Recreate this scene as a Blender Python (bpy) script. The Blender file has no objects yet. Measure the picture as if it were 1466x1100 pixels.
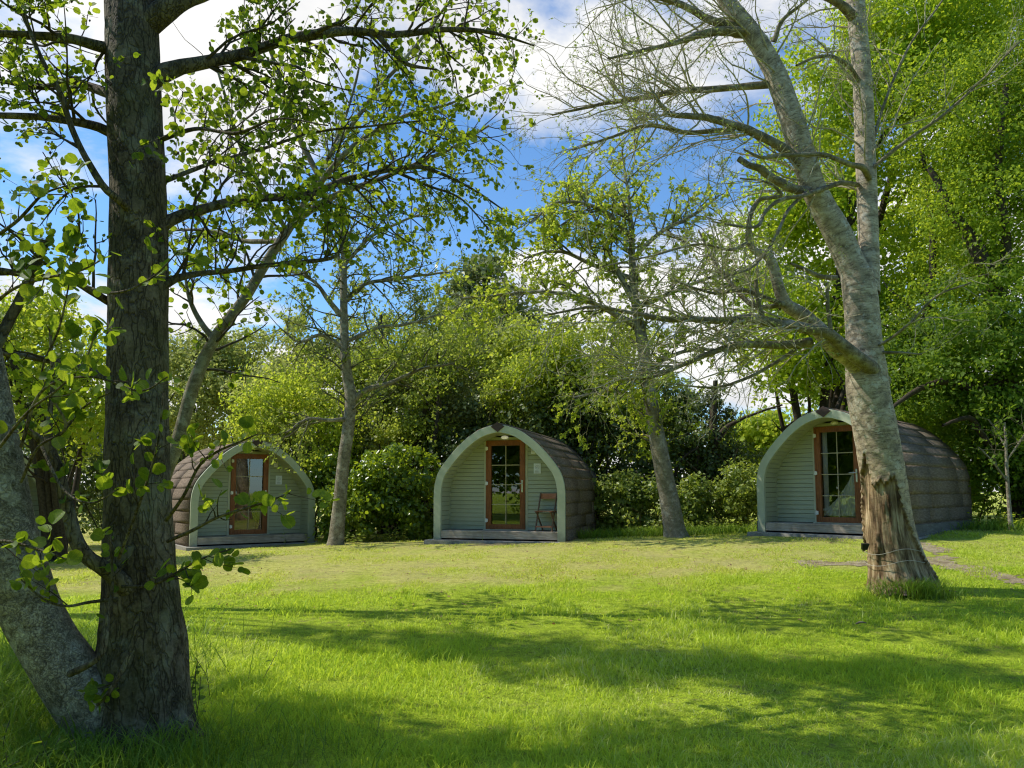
import bpy, math, random
import numpy as np
from mathutils import Vector

SEED = 11
rng = np.random.default_rng(SEED)
random.seed(SEED)
scene = bpy.context.scene
COL = scene.collection

# ------------------------------------------------------------------ camera model
FPX, U0, V0, PITCH, CAMZ = 1066.0, 733.0, 612.0, math.radians(5.0), 1.5
CP, SP = math.cos(PITCH), math.sin(PITCH)

def at(u, v, Y):
    a = (u - U0) / FPX; b = (V0 - v) / FPX
    dy = CP - b * SP; dz = SP + b * CP
    t = Y / dy
    return np.array([a * t, Y, CAMZ + dz * t])

# ------------------------------------------------------------------ numpy noise
_perm = np.random.default_rng(3).integers(0, 2**31, size=4096)
def _hash(ix, iy, iz):
    h = (ix * 73856093) ^ (iy * 19349663) ^ (iz * 83492791)
    return (_perm[h & 4095] & 0xffff) / 65535.0
def vnoise(P):
    P = np.asarray(P, float)
    i = np.floor(P).astype(np.int64); f = P - i
    f = f * f * (3 - 2 * f)
    x, y, z = i[..., 0], i[..., 1], i[..., 2]
    r = 0
    for dx in (0, 1):
        wx = f[..., 0] if dx else 1 - f[..., 0]
        for dy in (0, 1):
            wy = f[..., 1] if dy else 1 - f[..., 1]
            for dz in (0, 1):
                wz = f[..., 2] if dz else 1 - f[..., 2]
                r = r + _hash(x + dx, y + dy, z + dz) * wx * wy * wz
    return r
def fbm(P, octv=4, gain=.5):
    P = np.asarray(P, float); a = 1.; s = 0.; n = 0.
    for k in range(octv):
        s = s + a * vnoise(P * 2**k + 17.3 * k); n += a; a *= gain
    return s / n
def sstep(a, b, x):
    t = np.clip((x - a) / (b - a), 0, 1); return t * t * (3 - 2 * t)

# ------------------------------------------------------------------ ground height
def gz(x, y):
    x = np.asarray(x, float); y = np.asarray(y, float)
    t = sstep(4.2, 16.0, y)
    z = t * (.42 + .033 * np.clip(x, -9, 9))
    P = np.stack(np.broadcast_arrays(x * .5, y * .5, 0 * x + 0 * y + 2.), -1)
    return z + (.05 * (fbm(P, 3) - .5)) * np.clip((np.abs(y) + 1) / 6, 0, 1)
def gp(u, v):
    Y = 10.
    for _ in range(40):
        p = at(u, v, Y); q = at(u, v, Y * 1.01)
        e = p[2] - gz(p[0], p[1]); e2 = q[2] - gz(q[0], q[1])
        d = (e2 - e) / (Y * .01)
        if abs(d) < 1e-6: break
        Y = min(max(Y - .7 * e / d, 1.), 60.)
    p = at(u, v, Y); return np.array([p[0], p[1], float(gz(p[0], p[1]))])

# ------------------------------------------------------------------ object helpers
def tag(o, label=None, cat=None, group=None, kind=None):
    if label: o['label'] = label
    if cat: o['category'] = cat
    if group: o['group'] = group
    if kind: o['kind'] = kind
    return o
def empty(name, loc, label, cat, group=None, rz=0.):
    o = bpy.data.objects.new(name, None); COL.objects.link(o)
    o.location = [float(c) for c in loc]; o.rotation_euler = (0, 0, rz)
    o.empty_display_size = .2
    return tag(o, label, cat, group)

def np_mesh(name, V, faces, material, parent=None, attrs=None, smooth=False, world=True):
    """V (N,3); faces: list of (M,k) int arrays; V in world coordinates unless world=False"""
    V = np.asarray(V, np.float32)
    if parent is not None and world:
        V = V - np.array(parent.location, np.float32)
    if not isinstance(faces, (list, tuple)): faces = [faces]
    faces = [np.asarray(f, np.int32) for f in faces if len(f)]
    me = bpy.data.meshes.new(name)
    nl = sum(f.size for f in faces); nf = sum(len(f) for f in faces)
    me.vertices.add(len(V)); me.vertices.foreach_set('co', V.ravel())
    me.loops.add(nl); me.loops.foreach_set('vertex_index', np.concatenate([f.ravel() for f in faces]))
    me.polygons.add(nf)
    tot = np.concatenate([np.full(len(f), f.shape[1], np.int32) for f in faces])
    st = np.concatenate([[0], np.cumsum(tot)[:-1]]).astype(np.int32)
    me.polygons.foreach_set('loop_start', st)
    me.polygons.foreach_set('loop_total', tot)
    if smooth: me.polygons.foreach_set('use_smooth', np.ones(nf, bool))
    for k, (ty, arr) in (attrs or {}).items():
        a = me.attributes.new(k, ty, 'POINT')
        if ty == 'FLOAT': a.data.foreach_set('value', np.asarray(arr, np.float32).ravel())
        else: a.data.foreach_set('vector', np.asarray(arr, np.float32).ravel())
    me.update(); me.validate()
    mats = material if isinstance(material, list) else [material]
    for m in mats: me.materials.append(m)
    o = bpy.data.objects.new(name, me); COL.objects.link(o)
    if parent is not None: o.parent = parent
    return o

class MB:
    def __init__(s): s.v = []; s.f = []
    def quad(s, pts):
        b = len(s.v); s.v += [tuple(map(float, p)) for p in pts]; s.f.append(tuple(range(b, b + len(pts))))
    def hexa(s, p):                       # p: 4 bottom pts then 4 top pts
        b = len(s.v); s.v += [tuple(map(float, q)) for q in p]
        for f in ((3, 2, 1, 0), (4, 5, 6, 7), (0, 1, 5, 4), (1, 2, 6, 5), (2, 3, 7, 6), (3, 0, 4, 7)):
            s.f.append(tuple(b + i for i in f))
    def box(s, x0, x1, y0, y1, z0, z1):
        s.hexa([(x0, y0, z0), (x1, y0, z0), (x1, y1, z0), (x0, y1, z0), (x0, y0, z1), (x1, y0, z1), (x1, y1, z1), (x0, y1, z1)])
    def tube(s, pts, r, n=8, cap=True):
        pts = [np.array(p, float) for p in pts]; b0 = len(s.v)
        rr = r if hasattr(r, '__len__') else [r] * len(pts)
        for i, p in enumerate(pts):
            t = pts[min(i + 1, len(pts) - 1)] - pts[max(i - 1, 0)]; t /= np.linalg.norm(t)
            ref = np.array([0, 0, 1.]) if abs(t[2]) < .9 else np.array([1., 0, 0])
            a = np.cross(ref, t); a /= np.linalg.norm(a); c = np.cross(t, a)
            for k in range(n):
                w = 2 * math.pi * k / n
                s.v.append(tuple(p + rr[i] * (a * math.cos(w) + c * math.sin(w))))
        for i in range(len(pts) - 1):
            for k in range(n):
                s.f.append((b0 + i * n + k, b0 + i * n + (k + 1) % n, b0 + (i + 1) * n + (k + 1) % n, b0 + (i + 1) * n + k))
        if cap:
            s.f.append(tuple(b0 + k for k in range(n))[::-1]); e = b0 + (len(pts) - 1) * n
            s.f.append(tuple(e + k for k in range(n)))
    def build(s, name, mat, parent=None, smooth=False, bevel=0.):
        me = bpy.data.meshes.new(name); me.from_pydata(s.v, [], s.f); me.materials.append(mat)
        if smooth:
            for p in me.polygons: p.use_smooth = True
        me.update()
        o = bpy.data.objects.new(name, me); COL.objects.link(o)
        if parent is not None: o.parent = parent
        if bevel:
            m = o.modifiers.new('bevel', 'BEVEL'); m.width = bevel; m.segments = 2; m.limit_method = 'ANGLE'
        return o

def cr(P, n):
    """Catmull-Rom resample of (k,d) points to n points"""
    P = np.asarray(P, float)
    if len(P) == 2: 
        t = np.linspace(0, 1, n)[:, None]; return P[0] * (1 - t) + P[1] * t
    d = np.linalg.norm(np.diff(P[:, :3], axis=0), axis=1); c = np.concatenate([[0], np.cumsum(d)])
    Q = np.vstack([2 * P[0] - P[1], P, 2 * P[-1] - P[-2]])
    s = np.linspace(0, c[-1], n); out = np.zeros((n, P.shape[1]))
    k = np.clip(np.searchsorted(c, s, side='right') - 1, 0, len(P) - 2)
    t = ((s - c[k]) / np.maximum(d[k], 1e-9))[:, None]
    p0, p1, p2, p3 = Q[k], Q[k + 1], Q[k + 2], Q[k + 3]
    return .5 * (2 * p1 + (p2 - p0) * t + (2 * p0 - 5 * p1 + 4 * p2 - p3) * t**2 + (3 * p1 - p0 - 3 * p2 + p3) * t**3)

def norm(a): return a / np.maximum(np.linalg.norm(a, axis=-1, keepdims=True), 1e-9)

def tubes(P, R, sides):
    """P (T,n,3), R (T,n) -> V, quads"""
    T, n, _ = P.shape
    t = norm(np.gradient(P, axis=1))
    m = norm(P[:, -1] - P[:, 0])
    ref = np.where(np.abs(m[:, 2:3]) < .8, np.array([[0, 0, 1.]]), np.array([[1., 0, 0]]))
    a = norm(np.cross(ref[:, None, :], t)); b = np.cross(t, a)
    w = np.arange(sides) * 2 * np.pi / sides
    V = P[:, :, None, :] + R[:, :, None, None] * (a[:, :, None, :] * np.cos(w)[:, None] + b[:, :, None, :] * np.sin(w)[:, None])
    idx = np.arange(T * n * sides).reshape(T, n, sides)
    q = np.stack([idx[:, :-1], np.roll(idx, -1, 2)[:, :-1], np.roll(idx, -1, 2)[:, 1:], idx[:, 1:]], -1).reshape(-1, 4)
    return V.reshape(-1, 3), q

def merge(parts):
    Vs, Qs, o = [], [], 0
    for V, q in parts:
        Vs.append(V); Qs.append(q + o); o += len(V)
    return np.concatenate(Vs), np.concatenate(Qs)

def grow(P, R, per_m, length, ang, npts=5, tmin=.15, tmax=1., up=0., wig=.18, rr=.55, rmin=.0015, bias=None, taper=.6, rmax=1., tipr=.3):
    T, n, _ = P.shape
    L = np.linalg.norm(np.diff(P, axis=1), axis=2).sum(1)
    cnt = rng.poisson(per_m * L * (tmax - tmin))
    idx = np.repeat(np.arange(T), cnt); C = len(idx)
    if C == 0: return np.zeros((0, npts, 3)), np.zeros((0, npts))
    t = rng.uniform(tmin, tmax, C); f = np.minimum(t * (n - 1), n - 1.001); i = f.astype(int); w = (f - i)[:, None]
    p = P[idx, i] * (1 - w) + P[idx, i + 1] * w
    tan = norm(P[idx, i + 1] - P[idx, i])
    rv = rng.normal(size=(C, 3))
    if bias is not None: rv = rv + np.asarray(bias)
    perp = norm(rv - tan * (rv * tan).sum(1, keepdims=True))
    A = rng.uniform(ang[0], ang[1], C)[:, None]
    d = norm(np.cos(A) * tan + np.sin(A) * perp)
    ln = rng.uniform(length[0], length[1], C) * (1 - taper * t)
    r0 = np.clip((R[idx, i] * (1 - w[:, 0]) + R[idx, i + 1] * w[:, 0]) * rr, rmin, rmax)
    out = np.zeros((C, npts, 3)); out[:, 0] = p
    for k in range(1, npts):
        d = norm(d + wig * rng.normal(size=(C, 3)) + np.array([0, 0, up]))
        p = p + d * (ln / (npts - 1))[:, None]; out[:, k] = p
    rad = r0[:, None] * np.linspace(1, tipr, npts)[None, :]
    return out, np.maximum(rad, rmin * .7)

# ------------------------------------------------------------------ leaves
def _round():
    R_ = [(.20, .03), (.37, .17), (.43, .34), (.485, .50), (.44, .68), (.37, .84), (.20, .955)]
    v = [(0, 0), (0, .3), (0, .62), (0, .93)] + R_ + [(-x - .015 * (i % 2), y + .01) for i, (x, y) in enumerate(R_)]
    f = [(0, 4, 5, 1), (1, 5, 6, 7), (1, 7, 8, 2), (2, 8, 9, 10), (0, 1, 12, 11), (1, 14, 13, 12), (1, 2, 15, 14), (2, 17, 16, 15), (2, 10, 3, 17)]
    return np.array(v, float), np.array(f)
ROUND = _round()
OVAL = (np.array([[0, 0], [.3, .35], [0, 1], [-.3, .35]]), np.array([[0, 1, 2, 3]]))
FOLD = (np.array([[0, 0], [.34, .3], [.22, .75], [0, 1], [-.22, .75], [-.34, .3]]), np.array([[0, 1, 2, 3], [0, 3, 4, 5]]))

def leaves(P, D, N, S, tpl, fold=.25, curl=.15):
    tv, tf = tpl; C = len(P); k = len(tv)
    D = norm(D); X = norm(np.cross(D, N)); Z = np.cross(X, D)
    x = tv[:, 0]; y = tv[:, 1]
    fo = rng.uniform(.3, 1.7, C)[:, None] * fold
    z = np.abs(x)[None, :] * fo - (y**2)[None, :] * rng.uniform(-.5, 1.5, C)[:, None] * curl
    S = np.broadcast_to(S, (C,))[:, None, None]
    wx = rng.uniform(.8, 1.15, C)[:, None, None]
    V = P[:, None, :] + S * (X[:, None, :] * x[None, :, None] * wx + D[:, None, :] * y[None, :, None] + Z[:, None, :] * z[:, :, None])
    F = tf[None] + (np.arange(C) * k)[:, None, None]
    return V.reshape(-1, 3), F.reshape(-1, tf.shape[1])

def leaf_obj(name, P, D, N, S, tpl, mat, parent, rnd=None, fold=.25, curl=.15):
    V, F = leaves(P, D, N, S, tpl, fold, curl)
    r = rng.uniform(0, 1, len(P)) if rnd is None else rnd
    at_ = {'rnd': ('FLOAT', np.repeat(r, len(tpl[0])))}
    if tpl is ROUND: at_['lv'] = ('FLOAT_VECTOR', np.tile(np.hstack([tpl[0], np.zeros((len(tpl[0]), 1))]), (len(P), 1)))
    return np_mesh(name, V, F, mat, parent, at_)

def twig_leaves(P, R, per, tmin=.2, spread=.02):
    """leaf anchors along twigs (T,n,3): returns points and directions"""
    T, n, _ = P.shape
    cnt = rng.poisson(per, T) if not isinstance(per, np.ndarray) else rng.poisson(per)
    idx = np.repeat(np.arange(T), cnt); C = len(idx)
    t = rng.uniform(tmin, 1, C); f = np.minimum(t * (n - 1), n - 1.001); i = f.astype(int); w = (f - i)[:, None]
    p = P[idx, i] * (1 - w) + P[idx, i + 1] * w
    tan = norm(P[idx, i + 1] - P[idx, i])
    d = norm(tan * .6 + rng.normal(size=(C, 3)) * .7)
    return p + d * spread, d

def clump_cloud(blobs, n, clump_r, shell=.55, clumps=60, up=.35):
    """blobs: list of (centre, (rx,ry,rz)); leaves gathered in clumps over the blobs' outer shells."""
    Ps, Ns = [], []
    vol = np.array([b[1][0] * b[1][2] for b in blobs]); vol = vol / vol.sum()
    for (c, r), w in zip(blobs, vol):
        k = max(4, int(clumps * w)); m = int(n * w)
        d = norm(rng.normal(size=(k, 3)))
        rad = rng.uniform(shell, 1.0, k)[:, None]
        cc = np.asarray(c) + d * np.asarray(r) * rad
        cs = clump_r * rng.uniform(.55, 1.3, k)
        idx = rng.integers(0, k, m)
        ld = norm(rng.normal(size=(m, 3))); lr = rng.uniform(.1, 1, m)**.5
        p = cc[idx] + ld * (lr * cs[idx])[:, None] * np.array([1.1, 1.1, .75])
        Ps.append(p); Ns.append(norm(ld + .7 * d[idx] + np.array([0, 0, up]) + .5 * rng.normal(size=(m, 3))))
    return np.concatenate(Ps), np.concatenate(Ns)
# ------------------------------------------------------------------ materials
class NT:
    def __init__(s, name):
        s.m = bpy.data.materials.new(name); s.m.use_nodes = True
        s.t = s.m.node_tree; s.t.nodes.clear()
        s.out = s.t.nodes.new('ShaderNodeOutputMaterial')
    def n(s, ty, **kw):
        nd = s.t.nodes.new('ShaderNode' + ty)
        for k, v in kw.items():
            if k.startswith('_'): setattr(nd, k[1:], v)
            else:
                key = int(k[1:]) if k[0] == 'i' and k[1:].isdigit() else k.replace('__', ' ')
                if hasattr(v, 'is_linked'): s.t.links.new(v, nd.inputs[key])
                else: nd.inputs[key].default_value = v
        return nd
    def noise(s, vec, scale, detail=4., rough=.55, dist=0.):
        nd = s.n('TexNoise', Scale=scale, Detail=detail, Roughness=rough, Distortion=dist)
        if vec is not None: s.t.links.new(vec, nd.inputs['Vector'])
        return nd.outputs['Fac']
    def ramp(s, fac, stops):
        nd = s.n('ValToRGB', Fac=fac); e = nd.color_ramp.elements
        while len(e) < len(stops): e.new(.5)
        for el, (p, c) in zip(e, stops):
            el.position = p; el.color = (*c, 1) if len(c) == 3 else c
        return nd.outputs['Color']
    def mix(s, fac, a, b, mode='MIX'):
        nd = s.n('Mix', _data_type='RGBA', _blend_type=mode)
        for idx, v in ((0, fac), (6, a), (7, b)):
            if hasattr(v, 'is_linked'): s.t.links.new(v, nd.inputs[idx])
            else: nd.inputs[idx].default_value = (*v, 1) if isinstance(v, tuple) and len(v) == 3 else v
        return nd.outputs[2]
    def math(s, op, a, b=0., clamp=False):
        nd = s.n('Math', _operation=op, _use_clamp=clamp)
        for idx, v in ((0, a), (1, b)):
            if hasattr(v, 'is_linked'): s.t.links.new(v, nd.inputs[idx])
            else: nd.inputs[idx].default_value = v
        return nd.outputs[0]
    def attr(s, name, out='Fac'): return s.n('Attribute', _attribute_name=name).outputs[out]
    def coord(s, out='Object'): return s.n('TexCoord').outputs[out]
    def mapv(s, vec, scale):
        nd = s.n('Mapping'); s.t.links.new(vec, nd.inputs['Vector']); nd.inputs['Scale'].default_value = scale
        return nd.outputs['Vector']
    def bump(s, h, strength=.5, dist=.01):
        return s.n('Bump', Height=h, Strength=strength, Distance=dist).outputs['Normal']
    def pbr(s, col, rough=.8, normal=None, spec=.3, **kw):
        nd = s.n('BsdfPrincipled')
        for k, v in (('Base Color', col), ('Roughness', rough), ('Specular IOR Level', spec), *kw.items()):
            if hasattr(v, 'is_linked'): s.t.links.new(v, nd.inputs[k])
            else: nd.inputs[k].default_value = (*v, 1) if isinstance(v, tuple) and len(v) == 3 else v
        if normal is not None: s.t.links.new(normal, nd.inputs['Normal'])
        return nd.outputs[0]
    def done(s, sh):
        s.t.links.new(sh, s.out.inputs['Surface']); return s.m

def leaf_mat(name, c0, c1, t0, t1, fac=.45, rough=.5, spec=.3, patch=None, veins=False):
    k = NT(name); r = k.attr('rnd')
    if patch:
        lo = k.noise(k.n('NewGeometry').outputs['Position'], patch, 2.)
        r = k.math('ADD', k.math('MULTIPLY', r, .6), k.math('SUBTRACT', k.math('MULTIPLY', lo, 1.3), .42), True)
    col = k.ramp(r, [(0., c0), (1., c1)]); tc = k.ramp(r, [(0., t0), (1., t1)])
    nrm = None
    if veins:
        sp = k.n('SeparateXYZ'); k.t.links.new(k.attr('lv', 'Vector'), sp.inputs[0])
        ax = k.math('ABSOLUTE', sp.outputs[0])
        w = k.math('SINE', k.math('MULTIPLY', k.math('SUBTRACT', sp.outputs[1], k.math('MULTIPLY', ax, .75)), 46.))
        side = k.ramp(w, [(.75, (1, 1, 1)), (.98, (1.35, 1.25, 1.1))])
        mid = k.ramp(ax, [(.008, (1.6, 1.45, 1.3)), (.03, (1, 1, 1))])
        mot = k.ramp(k.noise(k.n('NewGeometry').outputs['Position'], 55., 4., .65), [(.33, (.62, .68, .6)), (.6, (1.12, 1.06, 1.))])
        for m_ in (side, mid, mot):
            col = k.mix(.85, col, m_, 'MULTIPLY'); tc = k.mix(.85, tc, m_, 'MULTIPLY')
        nrm = k.bump(w, .25, .002)
    d = k.pbr(col, rough, nrm, spec)
    tr = k.n('BsdfTranslucent', Color=tc).outputs[0]
    mx = k.n('MixShader', Fac=fac); k.t.links.new(d, mx.inputs[1]); k.t.links.new(tr, mx.inputs[2])
    return k.done(mx.outputs[0])

def bark_mat(name, dark, mid, light, sx=9., crackz=.28, lichen=(.3, .32, .27), lich=.5, moss=(.07, .09, .025), mossf=.3, bump=.7, crack=.5, ckh=.45, vs=1.7):
    k = NT(name); tc = k.attr('tc', 'Vector')
    v = k.mapv(tc, (1, 1, crackz))
    n1 = k.noise(v, sx, 7., .6, .6)
    vo = k.n('TexVoronoi', _feature='DISTANCE_TO_EDGE', Scale=sx * vs)
    wv = k.n('VectorMath', _operation='ADD'); k.t.links.new(v, wv.inputs[0])
    nn = k.n('TexNoise', Scale=sx * 1.2, Detail=3.); k.t.links.new(v, nn.inputs['Vector'])
    sc = k.n('VectorMath', _operation='SCALE'); k.t.links.new(nn.outputs['Color'], sc.inputs[0]); sc.inputs['Scale'].default_value = .3
    k.t.links.new(sc.outputs[0], wv.inputs[1]); k.t.links.new(wv.outputs[0], vo.inputs['Vector'])
    ck = k.ramp(vo.outputs['Distance'], [(0., (0, 0, 0)), (.11, (1, 1, 1))])
    base = k.ramp(n1, [(.3, dark), (.5, mid), (.72, light)])
    fine = k.noise(tc, 60., 3.)
    base = k.mix(.35, base, k.ramp(fine, [(.3, dark), (.7, light)]))
    base = k.mix(k.math('MULTIPLY', k.math('SUBTRACT', 1., ck), crack), base, dark)
    ln = k.ramp(k.noise(tc, 5.5, 6., .7), [(.52, (0, 0, 0)), (.6, (1, 1, 1))])
    base = k.mix(k.math('MULTIPLY', ln, lich), base, lichen)
    mo = k.ramp(k.noise(tc, 2.2, 4.), [(.45, (0, 0, 0)), (.7, (1, 1, 1))])
    base = k.mix(k.math('MULTIPLY', mo, mossf), base, moss)
    h = k.math('ADD', k.math('MULTIPLY', n1, 1.), k.math('ADD', k.math('MULTIPLY', ck, ckh), k.math('MULTIPLY', fine, .25)))
    return k.done(k.pbr(base, .88, k.bump(h, bump, .02), .2))

def simple_bark(name, c0, c1, scale=25.):
    k = NT(name); P = k.n('NewGeometry').outputs['Position']
    n1 = k.noise(P, scale, 4.)
    return k.done(k.pbr(k.ramp(n1, [(.3, c0), (.7, c1)]), .85, k.bump(n1, .4, .01), .2))

M = {}
# bark
M['alder'] = bark_mat('dark fissured bark', (.018, .012, .007), (.11, .083, .05), (.24, .19, .12), 9., .33, (.30, .29, .20), .35, (.075, .08, .02), .45, 1., .5, .5, 1.6)
M['pale'] = bark_mat('pale scaly bark', (.06, .046, .028), (.36, .31, .215), (.62, .56, .43), 12., 1.05, (.66, .62, .48), .6, (.13, .13, .05), .4, 1., .55, .35, 2.2)
M['white'] = bark_mat('silvery bark', (.08, .068, .045), (.22, .195, .14), (.37, .335, .26), 9., 1.7, (.55, .54, .47), .4, (.13, .13, .05), .5, .7, .3, .15, 2.2)
M['twig'] = simple_bark('twig bark', (.03, .023, .014), (.085, .067, .044))
M['twig_grey'] = simple_bark('grey twig bark', (.20, .17, .10), (.56, .50, .34))
M['twig_green'] = simple_bark('mossy twig bark', (.06, .06, .03), (.16, .15, .08))
M['limb'] = bark_mat('brown limb bark', (.05, .037, .02), (.20, .165, .105), (.36, .31, .22), 10., 1.2, (.5, .48, .38), .4, (.12, .12, .04), .4, .7, .3, .15, 2.)
M['deadwood'] = simple_bark('dead wood', (.12, .09, .06), (.3, .25, .18))
def right_bark():
    k = NT('smooth grey bark with torn wood'); tc = k.attr('tc', 'Vector'); torn = k.attr('torn')
    v = k.mapv(tc, (1, 1, 1.7))
    n1 = k.noise(v, 6., 6., .6, .4)
    base = k.ramp(n1, [(.28, (.10, .072, .042)), (.48, (.36, .295, .195)), (.68, (.62, .54, .40))])
    len_ = k.ramp(k.noise(k.mapv(tc, (1, 1, 6.)), 9., 3.), [(.54, (1, 1, 1)), (.62, (.32, .28, .22))])
    base = k.mix(.8, base, len_, 'MULTIPLY')
    li = k.ramp(k.noise(tc, 7., 6., .7), [(.55, (0, 0, 0)), (.62, (1, 1, 1))])
    base = k.mix(k.math('MULTIPLY', li, .7), base, (.62, .6, .5))
    dk = k.ramp(k.noise(tc, 17., 5., .7), [(.56, (1, 1, 1)), (.66, (.35, .3, .24))])
    base = k.mix(.8, base, dk, 'MULTIPLY')
    zz = k.n('SeparateXYZ'); k.t.links.new(k.n('NewGeometry').outputs['Position'], zz.inputs[0])
    lowf = k.ramp(k.math('ADD', k.math('MULTIPLY', zz.outputs[2], .3), k.math('MULTIPLY', k.noise(tc, 3., 4.), .5)), [(.7, (1, 1, 1)), (1.05, (0, 0, 0))])
    base = k.mix(k.math('MULTIPLY', lowf, .6), base, k.mix(1., base, (1.15, .88, .58), 'MULTIPLY'))
    fine = k.noise(tc, 70., 3.)
    base = k.mix(.25, base, k.ramp(fine, [(.3, (.12, .1, .08)), (.7, (.5, .46, .38))]))
    st = k.noise(k.mapv(tc, (1, 1, .09)), 26., 6., .65, .3)
    wood = k.ramp(st, [(.3, (.05, .03, .016)), (.43, (.26, .17, .09)), (.56, (.50, .365, .21)), (.72, (.70, .57, .38))])
    big = k.ramp(k.noise(k.mapv(tc, (1, 1, .35)), 6., 4.), [(.35, (.35, .3, .26)), (.62, (1, 1, 1))])
    wood = k.mix(.85, wood, big, 'MULTIPLY')
    col = k.mix(k.ramp(torn, [(.42, (0, 0, 0)), (.52, (1, 1, 1))]), base, wood)
    edge = k.ramp(torn, [(.38, (1, 1, 1)), (.5, (.42, .34, .26)), (.68, (1, 1, 1))])
    col = k.mix(.9, col, edge, 'MULTIPLY')
    h = k.math('ADD', n1, k.math('ADD', k.math('MULTIPLY', st, k.math('MULTIPLY', torn, 1.4)), k.math('MULTIPLY', fine, .2)))
    return k.done(k.pbr(col, .85, k.bump(h, .7, .02), .2))
M['right'] = right_bark()

# leaves
M['l_alder'] = leaf_mat('alder leaf', (.05, .10, .010), (.12, .20, .018), (.20, .32, .012), (.50, .62, .035), .5, .5, .22, None, True)
M['l_mid'] = leaf_mat('small dull leaf', (.10, .145, .02), (.30, .34, .055), (.30, .42, .03), (.64, .70, .10), .45, .5, .25)
M['l_yellow'] = leaf_mat('yellow green leaf', (.20, .28, .02), (.42, .47, .05), (.48, .62, .03), (.82, .85, .09), .5, .55, .2)
M['l_bud'] = leaf_mat('opening bud', (.20, .26, .06), (.38, .44, .12), (.36, .48, .07), (.66, .74, .18), .4, .6, .2)
M['l_bright'] = leaf_mat('bright spring leaf', (.075, .16, .012), (.36, .46, .022), (.26, .46, .02), (.80, .84, .05), .52, .55, .18, .45)
M['l_boughs'] = leaf_mat('full spring leaf', (.05, .11, .01), (.27, .37, .022), (.17, .32, .012), (.64, .72, .045), .5, .55, .18, .35)
M['l_shade'] = leaf_mat('deep green leaf', (.055, .11, .012), (.16, .24, .022), (.17, .32, .015), (.46, .60, .04), .45, .55, .2, .5)
M['l_dark'] = leaf_mat('dark evergreen leaf', (0.038, 0.067, 0.017), (0.149, 0.194, 0.039), (0.073, 0.136, 0.020), (0.298, 0.388, 0.039), .3, .38, .45, .6)
M['l_pine'] = leaf_mat('pale evergreen leaf', (.07, .095, .03), (.32, .36, .13), (.14, .2, .035), (.46, .52, .12), .36, .4, .5, .5)
M['l_laurel'] = leaf_mat('glossy laurel leaf', (0.071, 0.126, 0.016), (0.202, 0.284, 0.032), (0.202, 0.378, 0.016), (0.685, 0.788, 0.032), .38, .3, .5, .6)
M['l_olive'] = leaf_mat('olive spring leaf', (.13, .18, .022), (.38, .43, .06), (.38, .5, .03), (.74, .80, .10), .45, .5, .3, .4)
M['l_willow'] = leaf_mat('pale willow leaf', (.19, .23, .05), (.46, .46, .15), (.38, .46, .08), (.72, .74, .2), .45, .55, .25, .5)
M['l_bramble'] = leaf_mat('bramble leaf', (0.091, 0.142, 0.028), (0.302, 0.362, 0.079), (0.242, 0.378, 0.032), (0.726, 0.788, 0.110), .4, .4, .4, .8)
M['l_dead'] = leaf_mat('dry brown leaf', (0.181, 0.095, 0.056), (0.524, 0.284, 0.158), (0.202, 0.095, 0.047), (0.444, 0.221, 0.095), .2, .7, .2)
M['cone'] = simple_bark('alder cone', (.012, .009, .006), (.04, .028, .018))

# grass
def grass_mat(name, root, a, b, dry, trans, fac=.42):
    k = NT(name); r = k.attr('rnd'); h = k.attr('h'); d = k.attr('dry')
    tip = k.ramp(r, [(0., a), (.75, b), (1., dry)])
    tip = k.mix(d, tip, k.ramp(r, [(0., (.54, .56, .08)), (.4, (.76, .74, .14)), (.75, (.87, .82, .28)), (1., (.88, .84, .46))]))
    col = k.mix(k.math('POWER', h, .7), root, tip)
    df = k.pbr(col, .5, None, .3)
    tr = k.n('BsdfTranslucent', Color=k.mix(.5, col, trans)).outputs[0]
    mx = k.n('MixShader', Fac=fac); k.t.links.new(df, mx.inputs[1]); k.t.links.new(tr, mx.inputs[2])
    return k.done(mx.outputs[0])
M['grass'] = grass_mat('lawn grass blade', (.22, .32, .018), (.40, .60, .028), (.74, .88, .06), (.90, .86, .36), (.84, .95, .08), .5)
M['tallgrass'] = grass_mat('rank grass blade', (.06, .11, .01), (.14, .26, .02), (.30, .46, .035), (.42, .48, .10), (.42, .60, .04))

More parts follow.
